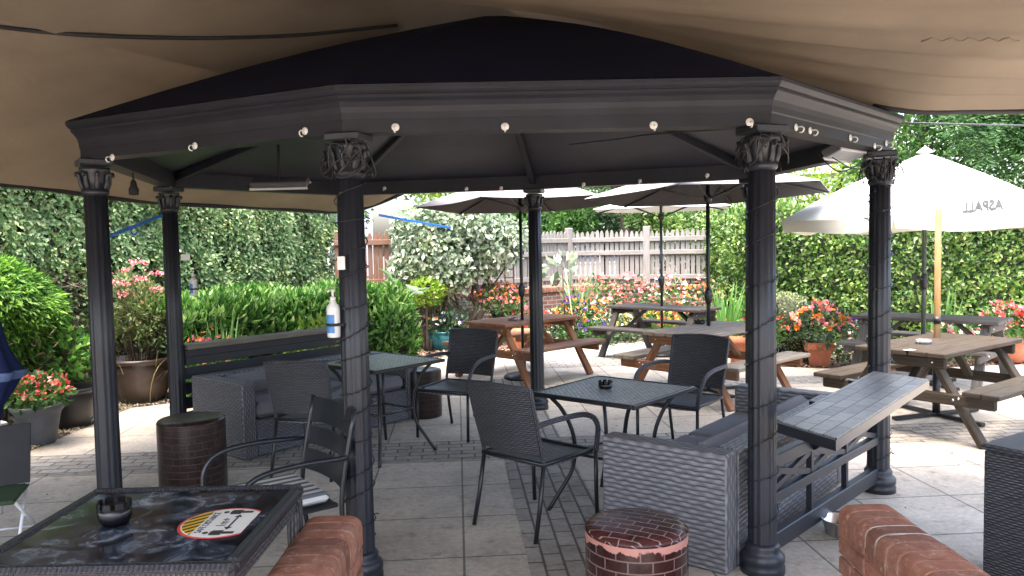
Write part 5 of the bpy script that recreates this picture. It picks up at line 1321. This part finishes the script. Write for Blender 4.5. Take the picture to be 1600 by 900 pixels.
bush('leafy_plant', 'fresh green leafy plant growing in the shiny black pot', 'plant', (-4.22, 7.16, .66), (.28, .26, .26), 420, .10, .06, leafm('fresh_leaf', [(.06, .19, .03), (.11, .28, .04), (.2, .4, .07)], .35, .3), 73, core=0, stem=6, shell=.7)
t = thing('trough', 'pale grey plastic trough at the left edge beside the grey pot', 'planter', (-4.36, 5.95, .01), R(60)); m = MB()
m.box((0, 0, .12), (.60, .26, .24), 0, .03); m.build('body', M['palep'], t); m = MB(); m.box((0, 0, .25), (.66, .32, .03), 0, .012); m.build('rim', M['palep'], t)
# golden conifer
t = thing('golden_conifer', 'bright green rounded conifer at the left edge above the pots', 'conifer', (-4.62, 6.95, 0))
P, d = blob_pts(13000, (0, 0, 1.06), (.50, .46, .47), 81, .14, .3); k = (P[:, 2] > .68 + .5 * np.abs(P[:, 0] + .0) * 0) ; P, d = P[k], d[k]
leaves('foliage', P, d * .7 + np.array([.25, 0, -.45]) + RNG.normal(size=P.shape) * .35, .095 * RNG.uniform(.6, 1.2, len(P)), .022, G5, t, .2, d)
lumpy_core('shade_core', (0, 0, 1.06), (.50, .46, .46), M['core'], t, 81, .74)
m = MB(); m.tube(bez([(-.05, 0, 0), (0, 0, .5), (.02, 0, 1.0)], 3), .06, 8); m.build('trunk', M['bark'], t)
n = 900; P, d = blob_pts(n, (0, 0, .62), (.5, .45, .4), 82, .3, .5); leaves('dry_twigs', P, d + RNG.normal(size=P.shape) * .5, .16, .012, GD, t, .05)
# leaves seen under the left rail and irises behind it
blades('iris_leaves', 'pale strap leaves beside the left end of the laurel hedge', (-3.05, 7.95, 0), 46, 1.05, .03, .42, leafm('strap_leaf', [(.12, .28, .06), (.2, .4, .1), (.34, .5, .2)]), 'plant', .25)
flowering('bedding_flowers', 'pink and orange bedding flowers showing under the left rail', (-2.98, 7.55), .26, .66, 260, [FP, FO], 26, .03, G1, (.08, .045), 91, .1)
bush('spotted_laurel', 'bright lime leaves showing through the left railing', 'bush', (-2.12, 8.32, .48), (.30, .24, .36), 420, .10, .045, G4, 92, core=0, stem=3)
# --- back bed
pot('teal_pot', 'teal glazed pot of orange and white flowers in the back bed', (-1.08, 11.95, .01), .27, .30, M['teal'], 'belly')
flowering('pot_flowers', 'orange, white and purple flowers with pale leaves in the teal pot', (-1.06, 11.92, 0), .34, .36, 480, [FO, FW, FV], 22, .032, G9, (.075, .045), 93, .24)
pot('terracotta_pot', 'tilted terracotta pot beside the teal pot', (-1.50, 12.0, .03), .18, .32, M['terra'], 'round', lean=R(14))
flowering('trailing_plant', 'trailing plant with a purple bloom in the tilted terracotta pot', (-1.46, 11.96, 0), .22, .2, 200, [FV], 5, .04, G1, (.05, .02), 94, .30)
pot('small_black_pot', 'small black pot with red geraniums at the foot of the bush trunk', (-.22, 12.35, .36), .13, .2, M['blackp'])
flowering('geraniums', 'pink and orange geraniums in the small black pot', (-.2, 12.3, .36), .36, .5, 420, [FP, FC, FO], 46, .034, G1, (.07, .05), 95, .12)
pot('sand_pot', 'pale clay pot behind the leftmost picnic table', (.40, 12.3, .01), .2, .2, M['sandp'])
pot('tall_terracotta_pot', 'tall terracotta pot seen under the leftmost picnic table', (.12, 11.3, .01), .17, .36, M['terra'])
specs = [
 (-.02, 12.7, .34, .62, [FP, FR], 'pink and red begonias beside the thin centre column'), (.75, 13.1, .36, .46, [FW, FR], 'pale green plants with odd red blooms under the brick wall'),
 (1.02, 12.7, .34, .66, [FV, FO], 'purple and orange pansies under the bamboo cane'), (1.45, 12.85, .38, .62, [FO, FW], 'orange and white flowers in the middle of the back bed'),
 (1.28, 12.3, .24, .34, [FV], 'deep purple pansies at the front of the bark bed'), (1.72, 12.55, .32, .42, [FW, FY], 'white bedding flowers at the front of the bark bed'),
 (1.55, 13.9, .45, .95, [FC, FR], 'coral red begonias against the picket fence, left of the tall post'), (2.15, 13.9, .45, .95, [FP, FC], 'pink begonias against the picket fence, below the tall post'),
 (2.75, 13.7, .42, .92, [FP, FW], 'pink and white begonias against the fence behind the black picnic table'), (3.3, 13.4, .42, .85, [FC, FO], 'coral flowers at the right end of the picket fence'),
 (2.45, 12.9, .3, .5, [FY, FR], 'yellow and red marigolds behind the black picnic table'), (3.15, 12.4, .3, .4, [FO], 'orange marigolds near the long green iris leaves')]
for i, (x, y, r, h, cl, lb) in enumerate(specs): flowering('bedding_flowers', lb, (x, y, 0), r, h, 420, cl, 50, .036, [G1, G9][i % 2], (.08, .045), 100 + i, .02, group='bedding flowers in the back bed')
blades('cordyline', 'spiky grey green strap leaved plant in front of the picket fence', (1.15, 13.5, 0), 60, 1.25, .035, .3, leafm('grey_strap', [(.14, .24, .1), (.24, .36, .18), (.34, .45, .26)]), 'plant', .5)
m = MB(); m.tube(bez([(0, 0, 0), (-.03, 0, .5), (-.12, .02, 1.2)], 4), .011, 6); o = m.build('bamboo_cane', leafm('cane', [(.5, .42, .2)], 0)); o.location = (.98, 12.4, 0); tag(o, 'leaning bamboo cane in the back flower bed', 'cane')
t = thing('fatsia', 'pale large leaved plant at the top of the bamboo cane', 'plant', (.83, 12.75, 0)); n = 26
P, d = blob_pts(n, (0, 0, 1.22), (.26, .2, .14), 5, .2, .4); leaves('leaves', P, d + np.array([0, -.2, -.2]), .2, .12, G6, t, .1)
m = MB(); m.tube([(.05, 0, 0), (0, 0, 1.25)], .012, 6); m.build('stem', M['bark'], t)
blades('iris_leaves', 'tall bright green iris clump between the fence and the near right column', (3.28, 11.9, 0), 70, .98, .035, .42, leafm('iris_leaf', [(.1, .27, .05), (.17, .38, .08), (.27, .46, .13)]), 'plant', .3)
blades('iris_leaves', 'short lime green iris clump under the black picnic table', (2.55, 12.75, 0), 44, .5, .03, .4, G4, 'plant', .35)
blades('iris_leaves', 'tall iris clump behind the dark picnic table by the right hedge', (5.75, 10.35, 0), 46, .95, .03, .45, leafm('iris_leaf_dark', [(.07, .19, .04), (.13, .29, .07), (.2, .36, .1)]), 'plant', .35)
# --- right bed
bush('ball_shrub', 'clipped round variegated shrub beside the near right column', 'shrub', (3.60, 10.25, .46), (.43, .40, .45), 4200, .035, .02, leafm('cream_edged_leaf', [(.10, .16, .05), (.2, .28, .1), (.38, .43, .22), (.5, .52, .32)]), 111, core=.9, lumpy=.05, shell=.14)
pot('scalloped_pot', 'square terracotta pot with a scalloped rim beside the round shrub', (3.86, 9.75, .01), .19, .30, M['terra'], 'square', rz=R(28))
flowering('begonias', 'pink and orange begonias in the scalloped terracotta pot', (3.86, 9.72, 0), .32, .52, 420, [FP, FC, FO], 30, .045, G9, (.085, .055), 112, .26)
pot('terracotta_bowl', 'wide terracotta bowl at the right edge beyond the brown picnic table', (6.25, 9.75, .01), .27, .30, M['terra'], 'belly')
flowering('begonias', 'pink begonias in the wide terracotta bowl', (6.22, 9.7, 0), .36, .46, 420, [FP, FR], 36, .05, G1, (.085, .05), 113, .26)
pot('red_clay_pot', 'red clay pot on the paving seen beneath the brown picnic table', (4.45, 9.35, .01), .22, .24, M['terra'], 'round')
flowering('bedding_flowers', 'pink flowers behind the end of the dark picnic table', (5.6, 9.75, 0), .28, .5, 300, [FP, FW], 24, .045, G1, (.08, .045), 114, .05, group='bedding flowers by the right hedge')
flowering('bedding_flowers', 'white and red flowers under the left end of the dark picnic table', (4.55, 9.9, 0), .28, .5, 300, [FP, FW, FV], 14, .045, G9, (.08, .045), 115, .05, group='bedding flowers by the right hedge')
pot('terracotta_tub', 'terracotta tub beyond the weathered picnic table', (2.95, 9.95, .01), .2, .34, M['terra'], 'round')
pot('black_tub', 'black tub of red flowers beside the terracotta tub', (3.18, 9.9, .01), .17, .3, M['blackp'], 'round')
flowering('begonias', 'dark red flowers in the black tub behind the near right column', (3.18, 9.85, 0), .28, .42, 300, [FR], 30, .04, G1, (.08, .045), 116, .26)
n = 900; P = np.stack([RNG.uniform(3.4, 7.5, n), RNG.uniform(9.75, 10.9, n), RNG.uniform(.0, .16, n)], 1)
tag(leaves('ground_cover', P, RNG.normal(size=(n, 3)) * np.array([1, 1, .3]) + np.array([0, 0, .5]), .08, .05, G9, None), kind='stuff')
n = 1500; P = np.stack([RNG.uniform(-1.2, 3.2, n), RNG.uniform(11.9, 14.0, n), RNG.uniform(.0, .22, n)], 1)
tag(leaves('bed_greenery', P, RNG.normal(size=(n, 3)) * np.array([1, 1, .3]) + np.array([0, 0, .5]), .08, .045, G9, None), kind='stuff')
